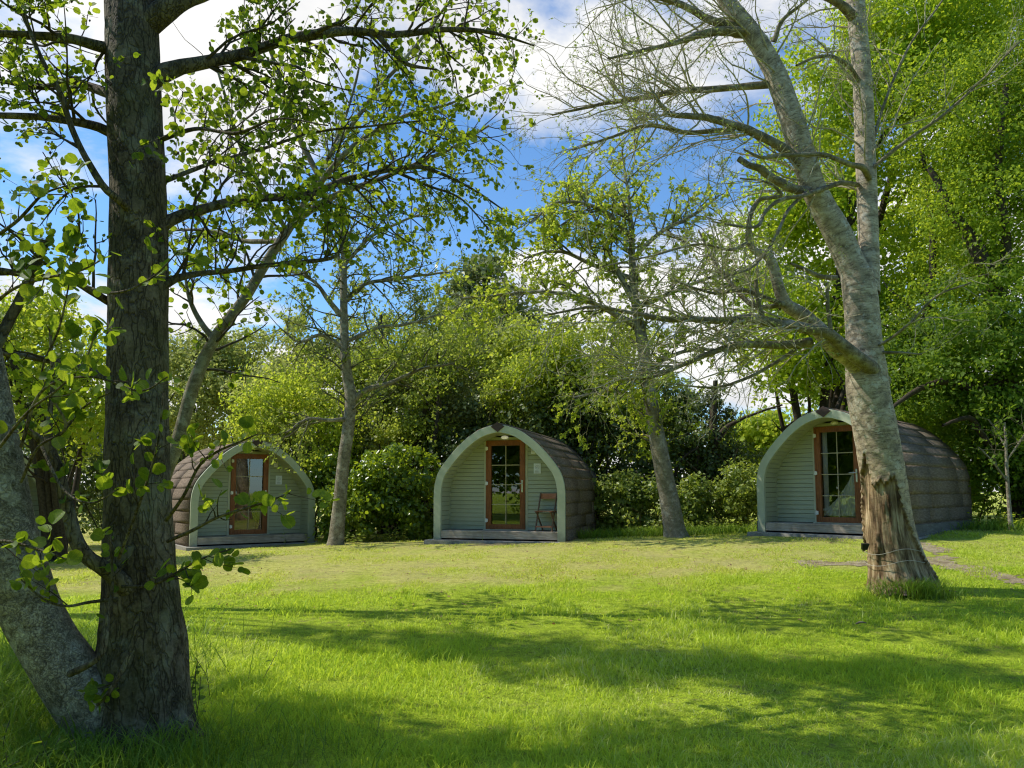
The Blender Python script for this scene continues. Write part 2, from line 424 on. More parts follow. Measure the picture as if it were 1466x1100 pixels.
def ground_mat():
    k = NT('lawn soil and turf'); P = k.n('NewGeometry').outputs['Position']; dry = k.attr('dry')
    n1 = k.noise(P, 1.1, 5., .6); n2 = k.noise(P, 9., 6., .65); n3 = k.noise(P, 60., 4., .6)
    lush = k.ramp(n2, [(.3, (.24, .34, .02)), (.55, (.50, .66, .036)), (.75, (.68, .78, .07))])
    mown = k.ramp(n2, [(.25, (.42, .42, .07)), (.5, (.76, .73, .17)), (.72, (.87, .81, .34))])
    mown = k.mix(k.ramp(n1, [(.42, (0, 0, 0)), (.62, (.5, .5, .5))]), mown, (.60, .53, .21))
    col = k.mix(k.math('ADD', dry, k.math('MULTIPLY', k.math('SUBTRACT', n1, .5), .5), True), lush, mown)
    col = k.mix(.85, col, k.ramp(n3, [(.3, (.45, .45, .42)), (.6, (1.1, 1.1, 1.1))]), 'MULTIPLY')
    n4 = k.noise(P, 3.2, 6., .7)
    col = k.mix(k.ramp(n4, [(.55, (0, 0, 0)), (.68, (.55, .55, .55))]), col, (.30, .24, .11))
    sp = k.ramp(k.noise(k.mapv(P, (1, 1, 1)), 14., 3.), [(.66, (1, 1, 1)), (.72, (.30, .24, .14))])
    col = k.mix(.8, col, sp, 'MULTIPLY')
    wn_ = k.ramp(k.math('ADD', k.attr('worn'), k.math('MULTIPLY', k.math('SUBTRACT', k.noise(P, 4., 5., .7), .5), 1.1)), [(.42, (0, 0, 0)), (.62, (.85, .85, .85))])
    col = k.mix(wn_, col, k.ramp(n3, [(.3, (.16, .12, .07)), (.7, (.44, .36, .24))]))
    h = k.math('ADD', k.math('MULTIPLY', n2, .6), n3)
    return k.done(k.pbr(col, .9, k.bump(h, 1., .07), .15))
M['ground'] = ground_mat()
def dirt_mat():
    k = NT('bare earth and chippings'); P = k.n('NewGeometry').outputs['Position']
    n1 = k.noise(P, 5., 6., .65); n2 = k.noise(P, 45., 4., .7)
    c = k.ramp(n1, [(.3, (.22, .17, .10)), (.5, (.42, .35, .22)), (.7, (.58, .51, .36))])
    c = k.mix(.7, c, k.ramp(n2, [(.35, (.35, .32, .3)), (.62, (1.25, 1.2, 1.1))]), 'MULTIPLY')
    return k.done(k.pbr(c, .95, k.bump(k.math('ADD', n1, n2), 1., .04), .1))
M['dirt'] = dirt_mat()

def paint_mat(name, a, b, dirt, grain_axis=(1, 12, 12), rough=.6):
    k = NT(name); O = k.coord('Object')
    g = k.noise(k.mapv(O, grain_axis), 3., 5., .6)
    lo = k.noise(O, 1.6, 4.)
    sp = k.ramp(k.noise(O, 16., 2.), [(.76, (0, 0, 0)), (.79, (1, 1, 1))])
    c = k.mix(k.ramp(g, [(.3, (0, 0, 0)), (.7, (1, 1, 1))]), a, b)
    c = k.mix(k.ramp(lo, [(.5, (0, 0, 0)), (.8, (.55, .55, .55))]), c, dirt)
    c = k.mix(k.math('MULTIPLY', sp, .35), c, (.09, .09, .07))
    zz = k.n('SeparateXYZ'); k.t.links.new(O, zz.inputs[0])
    lowd = k.ramp(k.math('ADD', zz.outputs[2], k.math('MULTIPLY', k.noise(O, 7., 5.), .5)), [(.20, (.6, .6, .6)), (.5, (0, 0, 0))])
    c = k.mix(lowd, c, (.14, .14, .085))
    return k.done(k.pbr(c, rough, k.bump(g, .25, .006), .3))
M['fascia'] = paint_mat('sage green painted timber', (.42, .455, .33), (.48, .51, .375), (.35, .375, .255), (3, 3, 3), .5)
M['wallgreen'] = paint_mat('sage green weatherboard', (.36, .385, .265), (.43, .45, .315), (.30, .32, .205), (1, 6, 14))
M['trim'] = paint_mat('pale green trim', (.46, .47, .34), (.52, .53, .39), (.38, .39, .27), (6, 6, 1))
def wood_mat(name, a, b, c_, axis, rough=.75, scale=4.):
    k = NT(name); O = k.coord('Object')
    g = k.noise(k.mapv(O, axis), scale, 7., .65, .4); lo = k.noise(O, 3., 4.)
    c = k.ramp(g, [(.28, a), (.5, b), (.72, c_)])
    c = k.mix(.6, c, k.ramp(lo, [(.35, (.55, .53, .5)), (.65, (1.1, 1.1, 1.1))]), 'MULTIPLY')
    return k.done(k.pbr(c, rough, k.bump(g, .35, .006), .25))
M['deck'] = wood_mat('weathered deck board', (.27, .21, .16), (.46, .38, .29), (.60, .52, .42), (1.2, 14, 14))
M['basewood'] = wood_mat('grey base board', (.09, .085, .07), (.16, .15, .13), (.24, .23, .2), (14, 1.2, 14))
M['doorbrown'] = wood_mat('golden oak door frame', (.16, .052, .018), (.27, .095, .033), (.36, .14, .055), (18, 18, 1.5), .38, 3.)
M['chairwood'] = wood_mat('red brown chair slat', (.32, .12, .07), (.48, .21, .125), (.58, .29, .18), (2, 14, 14), .55)
M['chairdark'] = wood_mat('dark brown chair leg', (.09, .05, .03), (.2, .12, .075), (.3, .19, .12), (14, 14, 2), .6)
def shingle_mat():
    k = NT('brown roof shingle'); O = k.coord('Object'); r = k.attr('rnd')
    g = k.noise(k.mapv(O, (8, 1.5, 8)), 5., 6., .65); fi = k.noise(O, 90., 3., .7); lo = k.noise(O, 1.3, 4.)
    c = k.ramp(g, [(.28, (.10, .075, .054)), (.5, (.185, .145, .108)), (.74, (.31, .25, .19))])
    c = k.mix(.75, c, k.ramp(r, [(0., (.93, .93, .94)), (1., (1.07, 1.05, 1.03))]), 'MULTIPLY')
    c = k.mix(.6, c, k.ramp(fi, [(.3, (.55, .55, .55)), (.7, (1.35, 1.3, 1.25))]), 'MULTIPLY')
    c = k.mix(k.ramp(lo, [(.55, (0, 0, 0)), (.75, (.45, .45, .45))]), c, (.12, .12, .06))
    return k.done(k.pbr(c, .9, k.bump(k.math('ADD', g, fi), .6, .01), .15))
M['shingle'] = shingle_mat()
def plain(name, col, rough=.5, spec=.4, noise_amt=.12, **kw):
    k = NT(name); O = k.coord('Object'); n1 = k.noise(O, 20., 4.)
    lo = tuple(c * (1 - noise_amt) for c in col); hi = tuple(min(1, c * (1 + noise_amt)) for c in col)
    return k.done(k.pbr(k.ramp(n1, [(.3, lo), (.7, hi)]), rough, k.bump(n1, .08, .003), spec, **kw))
M['ridge'] = plain('dark brown ridge felt', (.075, .052, .045), .8, .2, .3)
M['white'+'plastic'] = plain('white plastic', (.78, .77, .73), .35, .5, .06)
M['lamplit'] = plain('lit lamp diffuser', (.85, .82, .7), .4, .5, .05, **{'Emission Color': (1., .94, .78), 'Emission Strength': .22})
M['lampglass'] = plain('cream lamp diffuser', (.82, .79, .68), .4, .5, .05)
M['silver'] = plain('brushed metal', (.6, .58, .53), .3, .5, .08, Metallic=.85)
M['black'] = plain('black plastic', (.012, .012, .013), .4, .4, .2)
M['muntin'] = plain('gold glazing bar', (.42, .36, .22), .4, .5, .1)
M['paper'] = plain('laminated paper', (.68, .72, .78), .35, .5, .04)
M['ink'] = plain('grey print', (.3, .33, .37), .6, .3, .1)
M['inside'] = plain('dark interior lining', (.06, .045, .033), .8, .2, .25)
M['gap'] = plain('sub frame and gap shade', (.012, .011, .01), .95, .1, .2)  # near black, also put in as shade behind the wall board gaps
M['concrete'] = wood_mat('weathered concrete', (.22, .2, .17), (.34, .32, .28), (.44, .42, .37), (5, 5, 5), .9, 5.)
M['cloth'] = plain('white curtain cloth', (.88, .88, .90), .85, .1, .05)
M['wire'] = plain('pale wire', (.42, .38, .3), .6, .3, .1)
def glass_mat():
    k = NT('door glass')
    fr = k.n('Fresnel', IOR=1.6).outputs[0]
    f = k.math('ADD', k.math('MULTIPLY', fr, 1.1), .06, True)
    gl = k.n('BsdfGlossy', Color=(.95, .97, 1., 1.), Roughness=.012).outputs[0]
    tr = k.n('BsdfTransparent', Color=(.80, .82, .80, 1.)).outputs[0]
    mx = k.n('MixShader', Fac=f); k.t.links.new(tr, mx.inputs[1]); k.t.links.new(gl, mx.inputs[2])
    return k.done(mx.outputs[0])
M['glass'] = glass_mat()
# ------------------------------------------------------------------ light, sky, camera
SUN_EL = math.radians(51); SUN_H = np.array([-.98, .2]); SUN_H /= np.linalg.norm(SUN_H)
sdir = Vector((SUN_H[0] * math.cos(SUN_EL), SUN_H[1] * math.cos(SUN_EL), math.sin(SUN_EL)))
sl = bpy.data.lights.new('sun', 'SUN'); sl.energy = 5.0; sl.angle = math.radians(.5); sl.color = (1., .95, .85)
so = bpy.data.objects.new('sun', sl); COL.objects.link(so); so.rotation_euler = sdir.to_track_quat('Z', 'Y').to_euler(); so.location = (0, 0, 40)

W = bpy.data.worlds.new('World'); scene.world = W; W.use_nodes = True
wt = W.node_tree; wt.nodes.clear()
def wn(ty, **kw):
    nd = wt.nodes.new('ShaderNode' + ty)
    for k, v in kw.items(): setattr(nd, k, v)
    return nd
wo = wn('OutputWorld'); bg = wn('Background'); bg.inputs['Strength'].default_value = .14
sky = wn('TexSky', sky_type='NISHITA', sun_disc=False, sun_elevation=SUN_EL, sun_rotation=math.atan2(SUN_H[0], SUN_H[1]), air_density=1.0, dust_density=.3, ozone_density=2.5)
tcn = wn('TexCoord'); sx = wn('SeparateXYZ'); wt.links.new(tcn.outputs['Generated'], sx.inputs[0])
add = wn('Math', operation='ADD'); wt.links.new(sx.outputs['Z'], add.inputs[0]); add.inputs[1].default_value = .22
absn = wn('Math', operation='MAXIMUM'); wt.links.new(add.outputs[0], absn.inputs[0]); absn.inputs[1].default_value = .05
dx = wn('Math', operation='DIVIDE'); wt.links.new(sx.outputs['X'], dx.inputs[0]); wt.links.new(absn.outputs[0], dx.inputs[1])
dy = wn('Math', operation='DIVIDE'); wt.links.new(sx.outputs['Y'], dy.inputs[0]); wt.links.new(absn.outputs[0], dy.inputs[1])
cb = wn('CombineXYZ'); wt.links.new(dx.outputs[0], cb.inputs[0]); wt.links.new(dy.outputs[0], cb.inputs[1]); cb.inputs[2].default_value = CLOUD_SEED if 'CLOUD_SEED' in globals() else 2.7
nz = wn('TexNoise'); nz.inputs['Scale'].default_value = 1.55; nz.inputs['Detail'].default_value = 9.; nz.inputs['Roughness'].default_value = .56; nz.inputs['Distortion'].default_value = .25
wt.links.new(cb.outputs[0], nz.inputs['Vector'])
# more cloud towards the horizon
mr = wn('MapRange'); wt.links.new(sx.outputs['Z'], mr.inputs[0]); mr.inputs[1].default_value = .0; mr.inputs[2].default_value = .55; mr.inputs[3].default_value = .13; mr.inputs[4].default_value = -.02
mr3 = wn('MapRange'); wt.links.new(sx.outputs['Z'], mr3.inputs[0]); mr3.inputs[1].default_value = .58; mr3.inputs[2].default_value = .85; mr3.inputs[3].default_value = 0.; mr3.inputs[4].default_value = .1  # extra cloud overhead, out of frame, added for whiter fill light
mr2 = wn('MapRange'); wt.links.new(sx.outputs['Y'], mr2.inputs[0]); mr2.inputs[1].default_value = -.1; mr2.inputs[2].default_value = .6; mr2.inputs[3].default_value = -.14; mr2.inputs[4].default_value = .035  # cloud thinned behind the camera, out of frame, to lower the fill light
ad0 = wn('Math', operation='ADD'); wt.links.new(nz.outputs['Fac'], ad0.inputs[0]); wt.links.new(mr2.outputs[0], ad0.inputs[1])
ad2 = wn('Math', operation='ADD'); ad3 = wn('Math', operation='ADD'); wt.links.new(ad0.outputs[0], ad3.inputs[0]); wt.links.new(mr3.outputs[0], ad3.inputs[1])
wt.links.new(ad3.outputs[0], ad2.inputs[0]); wt.links.new(mr.outputs[0], ad2.inputs[1])
rp = wn('ValToRGB'); wt.links.new(ad2.outputs[0], rp.inputs['Fac']); e = rp.color_ramp.elements
e[0].position = .518; e[0].color = (0, 0, 0, 1); e[1].position = .612; e[1].color = (1, 1, 1, 1)
nz2 = wn('TexNoise'); nz2.inputs['Scale'].default_value = 4.; nz2.inputs['Detail'].default_value = 6.; wt.links.new(cb.outputs[0], nz2.inputs['Vector'])
rp2 = wn('ValToRGB'); wt.links.new(nz2.outputs['Fac'], rp2.inputs['Fac']); e2 = rp2.color_ramp.elements
e2[0].position = .3; e2[0].color = (5.6, 5.7, 5.9, 1); e2[1].position = .6; e2[1].color = (7.7, 7.65, 7.5, 1)
tint = wn('Mix', data_type='RGBA', blend_type='MULTIPLY'); tint.inputs[0].default_value = 1.
wt.links.new(sky.outputs[0], tint.inputs[6]); tint.inputs[7].default_value = (.84, 1.18, 1.42, 1)
mxw = wn('Mix', data_type='RGBA'); wt.links.new(rp.outputs['Color'], mxw.inputs[0]); wt.links.new(tint.outputs[2], mxw.inputs[6]); wt.links.new(rp2.outputs['Color'], mxw.inputs[7])
wt.links.new(mxw.outputs[2], bg.inputs['Color']); wt.links.new(bg.outputs[0], wo.inputs['Surface'])

cam = bpy.data.cameras.new('camera'); co = bpy.data.objects.new('camera', cam); COL.objects.link(co)
co.location = (0, 0, CAMZ); co.rotation_euler = (math.pi / 2 + PITCH, 0, 0)
cam.sensor_width = 36; cam.lens = 36 * FPX / 1466; cam.shift_y = (V0 - 550) / 1466
cam.clip_start = .05; cam.clip_end = 3000
scene.camera = co
scene.view_settings.view_transform = 'Standard'; scene.view_settings.look = 'None'; scene.view_settings.exposure = 0; scene.view_settings.gamma = 1
scene.render.engine = 'CYCLES'
cy = scene.cycles
cy.max_bounces = 8; cy.diffuse_bounces = 4; cy.glossy_bounces = 3; cy.transmission_bounces = 4; cy.transparent_max_bounces = 8
cy.caustics_reflective = False; cy.caustics_refractive = False
cy.use_denoising = DENOISE if 'DENOISE' in globals() else True
cy.use_adaptive_sampling = False
cy.filter_width = 1.2

# ------------------------------------------------------------------ pods' placing (front centre, yaw)
def podpos(u, D): 
    x = (u - U0) / FPX * D
    return x, D
PODS = []
for u, D, yaw, dz in ((713, 16.3, -17, .0), (1182, 15.05, -46, .0), (368, 18.3, 36, .0), (-32, 15.2, 62, .0)):
    x = (u - U0) / FPX * D
    PODS.append((x, D, float(gz(x, D)) + .04 + dz, math.radians(yaw)))
def in_pod(x, y, m=.05, front=.5):
    r = np.zeros(np.shape(x), bool)
    for px, py, pz, ya in PODS:
        c, s = math.cos(-ya), math.sin(-ya)
        lx = c * (x - px) - s * (y - py); ly = s * (x - px) + c * (y - py)
        r |= (np.abs(lx) < 1.52 + m) & (ly > -front) & (ly < 4.05 + m)
    return r
PATH = [gp(1500, 842)[:2], gp(1440, 826)[:2], gp(1385, 812)[:2], gp(1345, 806)[:2], gp(1290, 808)[:2], gp(1225, 808)[:2], gp(1160, 806)[:2]]
PATH2 = [gp(1352, 806)[:2], gp(1338, 790)[:2], gp(1318, 778)[:2], gp(1290, 772)[:2]]
def pathd(x, y):
    p = np.stack([x, y], -1); best = np.full(np.shape(x), 9.)
    for pl in (PATH, PATH2):
        for a, b in zip(pl[:-1], pl[1:]):
            ab = b - a; t = np.clip(((p - a) @ ab) / (ab @ ab), 0, 1)
            best = np.minimum(best, np.linalg.norm(p - (a + t[..., None] * ab), axis=-1))
    return best
def dry_f(x, y):
    """0 lush lawn .. 1 freshly mown straw coloured lawn"""
    n = fbm(np.stack([x * .45, y * .45, 0 * x + 5.], -1), 3) - .5
    edge = 10.6 - .0 * x
    right = sstep(2.2, 7.5, x) * .55
    n2 = fbm(np.stack([x * 2.2, y * 2.2, 0 * x + 3.], -1), 4) - .5
    return np.clip(sstep(edge - .9, edge + 1.1, y + 1.2 * n + 1.6 * n2) * (.95 + .9 * n2) - right * sstep(-.4, .5, n + .35), 0, 1)

def worn(x, y):
    r = np.zeros(np.shape(x))
    for px, py, pz, ya in PODS:
        c, s = math.cos(-ya), math.sin(-ya)
        lx = c * (x - px) - s * (y - py); ly = s * (x - px) + c * (y - py)
        r = np.maximum(r, np.exp(-((lx - .1) / .8)**2 - ((ly + .55) / .45)**2) * .85)
        r = np.maximum(r, .6 * np.exp(-np.clip(np.abs(np.abs(lx) - 1.6), 0, 9)**2 / .02) * ((ly > -.4) & (ly < 4.2)))
    return r
# ------------------------------------------------------------------ ground
def graded(a, b, step, lo, hi):
    c = list(np.arange(a, b + 1e-6, step)); l, h = [], []
    x, s = a, step
    while x > lo: s *= 1.35; x -= s; l.append(x)
    x, s = b, step
    while x < hi: s *= 1.35; x += s; h.append(x)
    return np.array(l[::-1] + c + h)
gx = graded(-14, 14, .11, -900, 900); gy = graded(2, 22, .11, -900, 900)
GX, GY = np.meshgrid(gx, gy, indexing='ij')
GZ = gz(GX, GY)
Vg = np.stack([GX, GY, GZ], -1).reshape(-1, 3)
ii = np.arange(GX.size).reshape(GX.shape)
Fg = np.stack([ii[:-1, :-1], ii[1:, :-1], ii[1:, 1:], ii[:-1, 1:]], -1).reshape(-1, 4)
dr = dry_f(GX.ravel(), GY.ravel()) 
g = np_mesh('ground', Vg, Fg, M['ground'], None, {'dry': ('FLOAT', dr), 'worn': ('FLOAT', worn(GX.ravel(), GY.ravel()))}, True)
tag(g, 'gently rising lawn ground, lush in front and straw coloured by the pods', None, None, 'structure')

# worn earth path: a sheet that follows the lawn
px = np.arange(3.2, 11.5, .045); py = np.arange(8.0, 14.5, .045)
PX, PY = np.meshgrid(px, py, indexing='ij')
pd = pathd(PX, PY) + .5 * (fbm(np.stack([PX * 2.2, PY * 2.2, 0 * PX], -1), 4) - .5) * 2 + .5 * (fbm(np.stack([PX * 9, PY * 9, 0 * PX], -1), 3) - .5)
ok = pd < .22
vi = np.arange(PX.size).reshape(PX.shape)
cell = ok[:-1, :-1] & ok[1:, :-1] & ok[1:, 1:] & ok[:-1, 1:]
Fp = np.stack([vi[:-1, :-1], vi[1:, :-1], vi[1:, 1:], vi[:-1, 1:]], -1)[cell]
Vp = np.stack([PX, PY, gz(PX, PY) + .006], -1).reshape(-1, 3)
used = np.unique(Fp); remap = np.full(len(Vp), -1); remap[used] = np.arange(len(used))
tag(np_mesh('dirt_path', Vp[used], remap[Fp], M['dirt'], None, None, True), 'worn patch of bare earth and chippings beside the split trunk tree', None, None, 'structure')

# scuffed, thin patches of turf
SCUFF = [(*gp(u, v)[:2], r) for u, v, r in ((952, 932, .34), (762, 903, .22), (572, 888, .3), (745, 1015, .2), (1120, 905, .35), (330, 940, .25), (1010, 1010, .22), (480, 985, .2), (880, 868, .4), (1330, 915, .3), (640, 865, .3))]
def scuff(x, y):
    m = np.zeros(np.shape(x))
    w = .5 * (fbm(np.stack([x * 5, y * 5, 0 * x + 7.], -1), 3) - .5)
    for a, b, r in SCUFF: m = np.maximum(m, np.clip(1.3 - np.hypot((x - a) * .7, y - b) / r + w * 2, 0, 1))
    return m
# ------------------------------------------------------------------ lawn blades
def blades(x, y, hgt, wid, lean, name, mat, parent=None, dryv=None, rnd=None, segs=2, label=None):
    C = len(x); z = gz(x, y) - .01
    th = rng.uniform(0, 2 * np.pi, C); ld = np.stack([np.cos(th), np.sin(th), 0 * th], -1)
    fa = rng.uniform(0, 2 * np.pi, C); side = np.stack([np.cos(fa), np.sin(fa), 0 * fa], -1)
    p0 = np.stack([x, y, z], -1); up = np.array([0, 0, 1.])
    k = lean * rng.uniform(.2, 1.3, C)
    pm = p0 + hgt[:, None] * .55 * up + ld * (hgt * k * .30)[:, None]
    pt = p0 + hgt[:, None] * (1 - .22 * k)[:, None] * up + ld * (hgt * k * .95)[:, None]
    w = wid[:, None] * side
    V = np.stack([p0 - w * .8, p0 + w * .8, pm + w * .75, pm - w * .75, pt], 1)
    i = (np.arange(C) * 5)[:, None]
    q = i + np.array([[0, 1, 2, 3]]); t = i + np.array([[3, 2, 4]])
    r = rng.uniform(0, 1, C)**1.3 if rnd is None else rnd
    hh = np.tile(np.array([0, 0, .6, .6, 1.]), (C, 1))
    d = np.zeros(C) if dryv is None else dryv
    return np_mesh(name, V.reshape(-1, 3), [q, t], mat, parent, {'rnd': ('FLOAT', np.repeat(r, 5)), 'h': ('FLOAT', hh), 'dry': ('FLOAT', np.repeat(d, 5))})

def lawn_pts(N, y0, y1, margin=1.2, power=1.0):
    u = rng.uniform(0, 1, N)
    y = y0 * (y1 / y0)**(u**power)
    x = rng.uniform(-1, 1, N) * (.72 * y + margin)
    return x, y
NB = 380000
x, y = lawn_pts(NB, 3.2, 12.5, power=.86)
dv = dry_f(x, y)
cl = fbm(np.stack([x * 1.6, y * 1.6, 0 * x + 1.], -1), 4)
keep = ~in_pod(x, y) & (pathd(x, y) + .6 * (cl - .5) + .5 * (rng.uniform(0, 1, NB)**3) > .26) & (rng.uniform(0, 1, NB) < np.clip(.35 + 1.4 * (cl - .25), .25, 1) * (1 - .6 * dv))
keep &= rng.uniform(0, 1, NB) > .75 * scuff(x, y)
x, y, dv, cl = x[keep], y[keep], dv[keep], cl[keep]
dv = np.clip(dv + .55 * scuff(x, y), 0, 1)
hg = (.022 + .055 * np.clip((cl - .3) * 2.2, 0, 1)) * rng.uniform(.5, 1.35, len(x)) * (1 - .6 * dv)
co_ = rng.uniform(0, 1, len(x)) < .14
hg = hg * np.where(co_, 1.7, 1.)
wd = .0021 * (y / 4.2)**.75 * rng.uniform(.7, 1.4, len(x)) * np.where(co_, 1.5, 1.)
rn = np.clip(.85 * rng.uniform(0, 1, len(x)) + 1.0 * (fbm(np.stack([x * .7, y * .7, 0 * x + 9.], -1), 3) - .42), 0, 1)
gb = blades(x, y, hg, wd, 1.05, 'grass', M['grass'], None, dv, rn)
tag(gb, 'bright green lawn grass in the foreground, striped with tree shadow', 'grass', None, 'stuff')
NB2 = 170000
x, y = lawn_pts(NB2, 10.2, 21, 1.0)
dv = dry_f(x, y); cl = fbm(np.stack([x * 1.6, y * 1.6, 0 * x + 1.], -1), 4)
keep = ~in_pod(x, y) & (pathd(x, y) + .6 * (cl - .5) + .5 * (rng.uniform(0, 1, NB2)**3) > .26) & (rng.uniform(0, 1, NB2) < np.clip(.2 + 1.6 * (cl - .25), .15, 1) * (1 - .8 * worn(x, y)))
x, y, dv, cl = x[keep], y[keep], dv[keep], cl[keep]
hg = (.02 + .055 * np.clip((cl - .38) * 2.6, 0, 1)) * rng.uniform(.6, 1.3, len(x)) * (1.3 - .5 * dv)
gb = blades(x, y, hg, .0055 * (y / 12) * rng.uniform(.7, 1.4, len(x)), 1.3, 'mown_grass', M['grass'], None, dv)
tag(gb, 'short straw coloured mown grass in front of the pods', 'grass', None, 'stuff')
# ------------------------------------------------------------------ camping pods
HALF = np.array([(1.5, 0), (1.5, .6), (1.5, 1.05), (1.465, 1.30), (1.385, 1.51), (1.225, 1.735), (1.03, 1.957), (.8, 2.175), (.50, 2.385), (.2, 2.495), (0, 2.525)])
_h = cr(np.hstack([HALF, np.zeros((len(HALF), 1))]), 61)[:, :2]; _h[-1] = (0, 2.52)
def half_off(d, n=61):
    """half profile offset inwards by d (negative: outwards)"""
    t = np.gradient(_h, axis=0); t /= np.linalg.norm(t, axis=1, keepdims=True)
    nrm = np.stack([-t[:, 1], t[:, 0]], 1)        # left of travel = inwards
    q = _h + nrm * d; q[0] = (_h[0, 0] - d, 0)
    s = np.argmax(q[:, 0] < 0) if (q[:, 0] < 0).any() else len(q)
    q = q[:s]
    # close on the axis
    a, b = q[-2], q[-1]
    z = b[1] + (b[1] - a[1]) / min(b[0] - a[0], -1e-4) * (0 - b[0])
    z = min(z, b[1] + .05)
    q = np.vstack([q, [0, z]])
    r = cr(np.hstack([q, np.zeros((len(q), 1))]), n)[:, :2]; r[-1] = q[-1]
    return r
def full(d, n=61):
    h = half_off(d, n); return np.vstack([h, h[-2::-1] * np.array([-1, 1])])
_in = half_off(.165, 200)
def inner_x(z, d=.165):
    h = _in if d == .165 else half_off(d, 200)
    return float(np.interp(z, h[:, 1], h[:, 0])) if z < h[-1, 1] else 0.

def strip(mb, A, B, y0, y1):
    """solid band between outlines A and B, extruded y0..y1"""
    n = len(A); b = len(mb.v)
    for y in (y0, y1):
        mb.v += [(a[0], y, a[1]) for a in A]; mb.v += [(c[0], y, c[1]) for c in B]
    o = 2 * n
    for i in range(n - 1):
        mb.f.append((b + i, b + n + i, b + n + i + 1, b + i + 1))
        mb.f.append((b + o + i + 1, b + o + n + i + 1, b + o + n + i, b + o + i))
        mb.f.append((b + i, b + i + 1, b + o + i + 1, b + o + i))
        mb.f.append((b + n + i + 1, b + n + i, b + o + n + i, b + o + n + i + 1))
    mb.f.append((b, b + o, b + o + n, b + n)); e = n - 1
    mb.f.append((b + e, b + n + e, b + o + n + e, b + o + e))

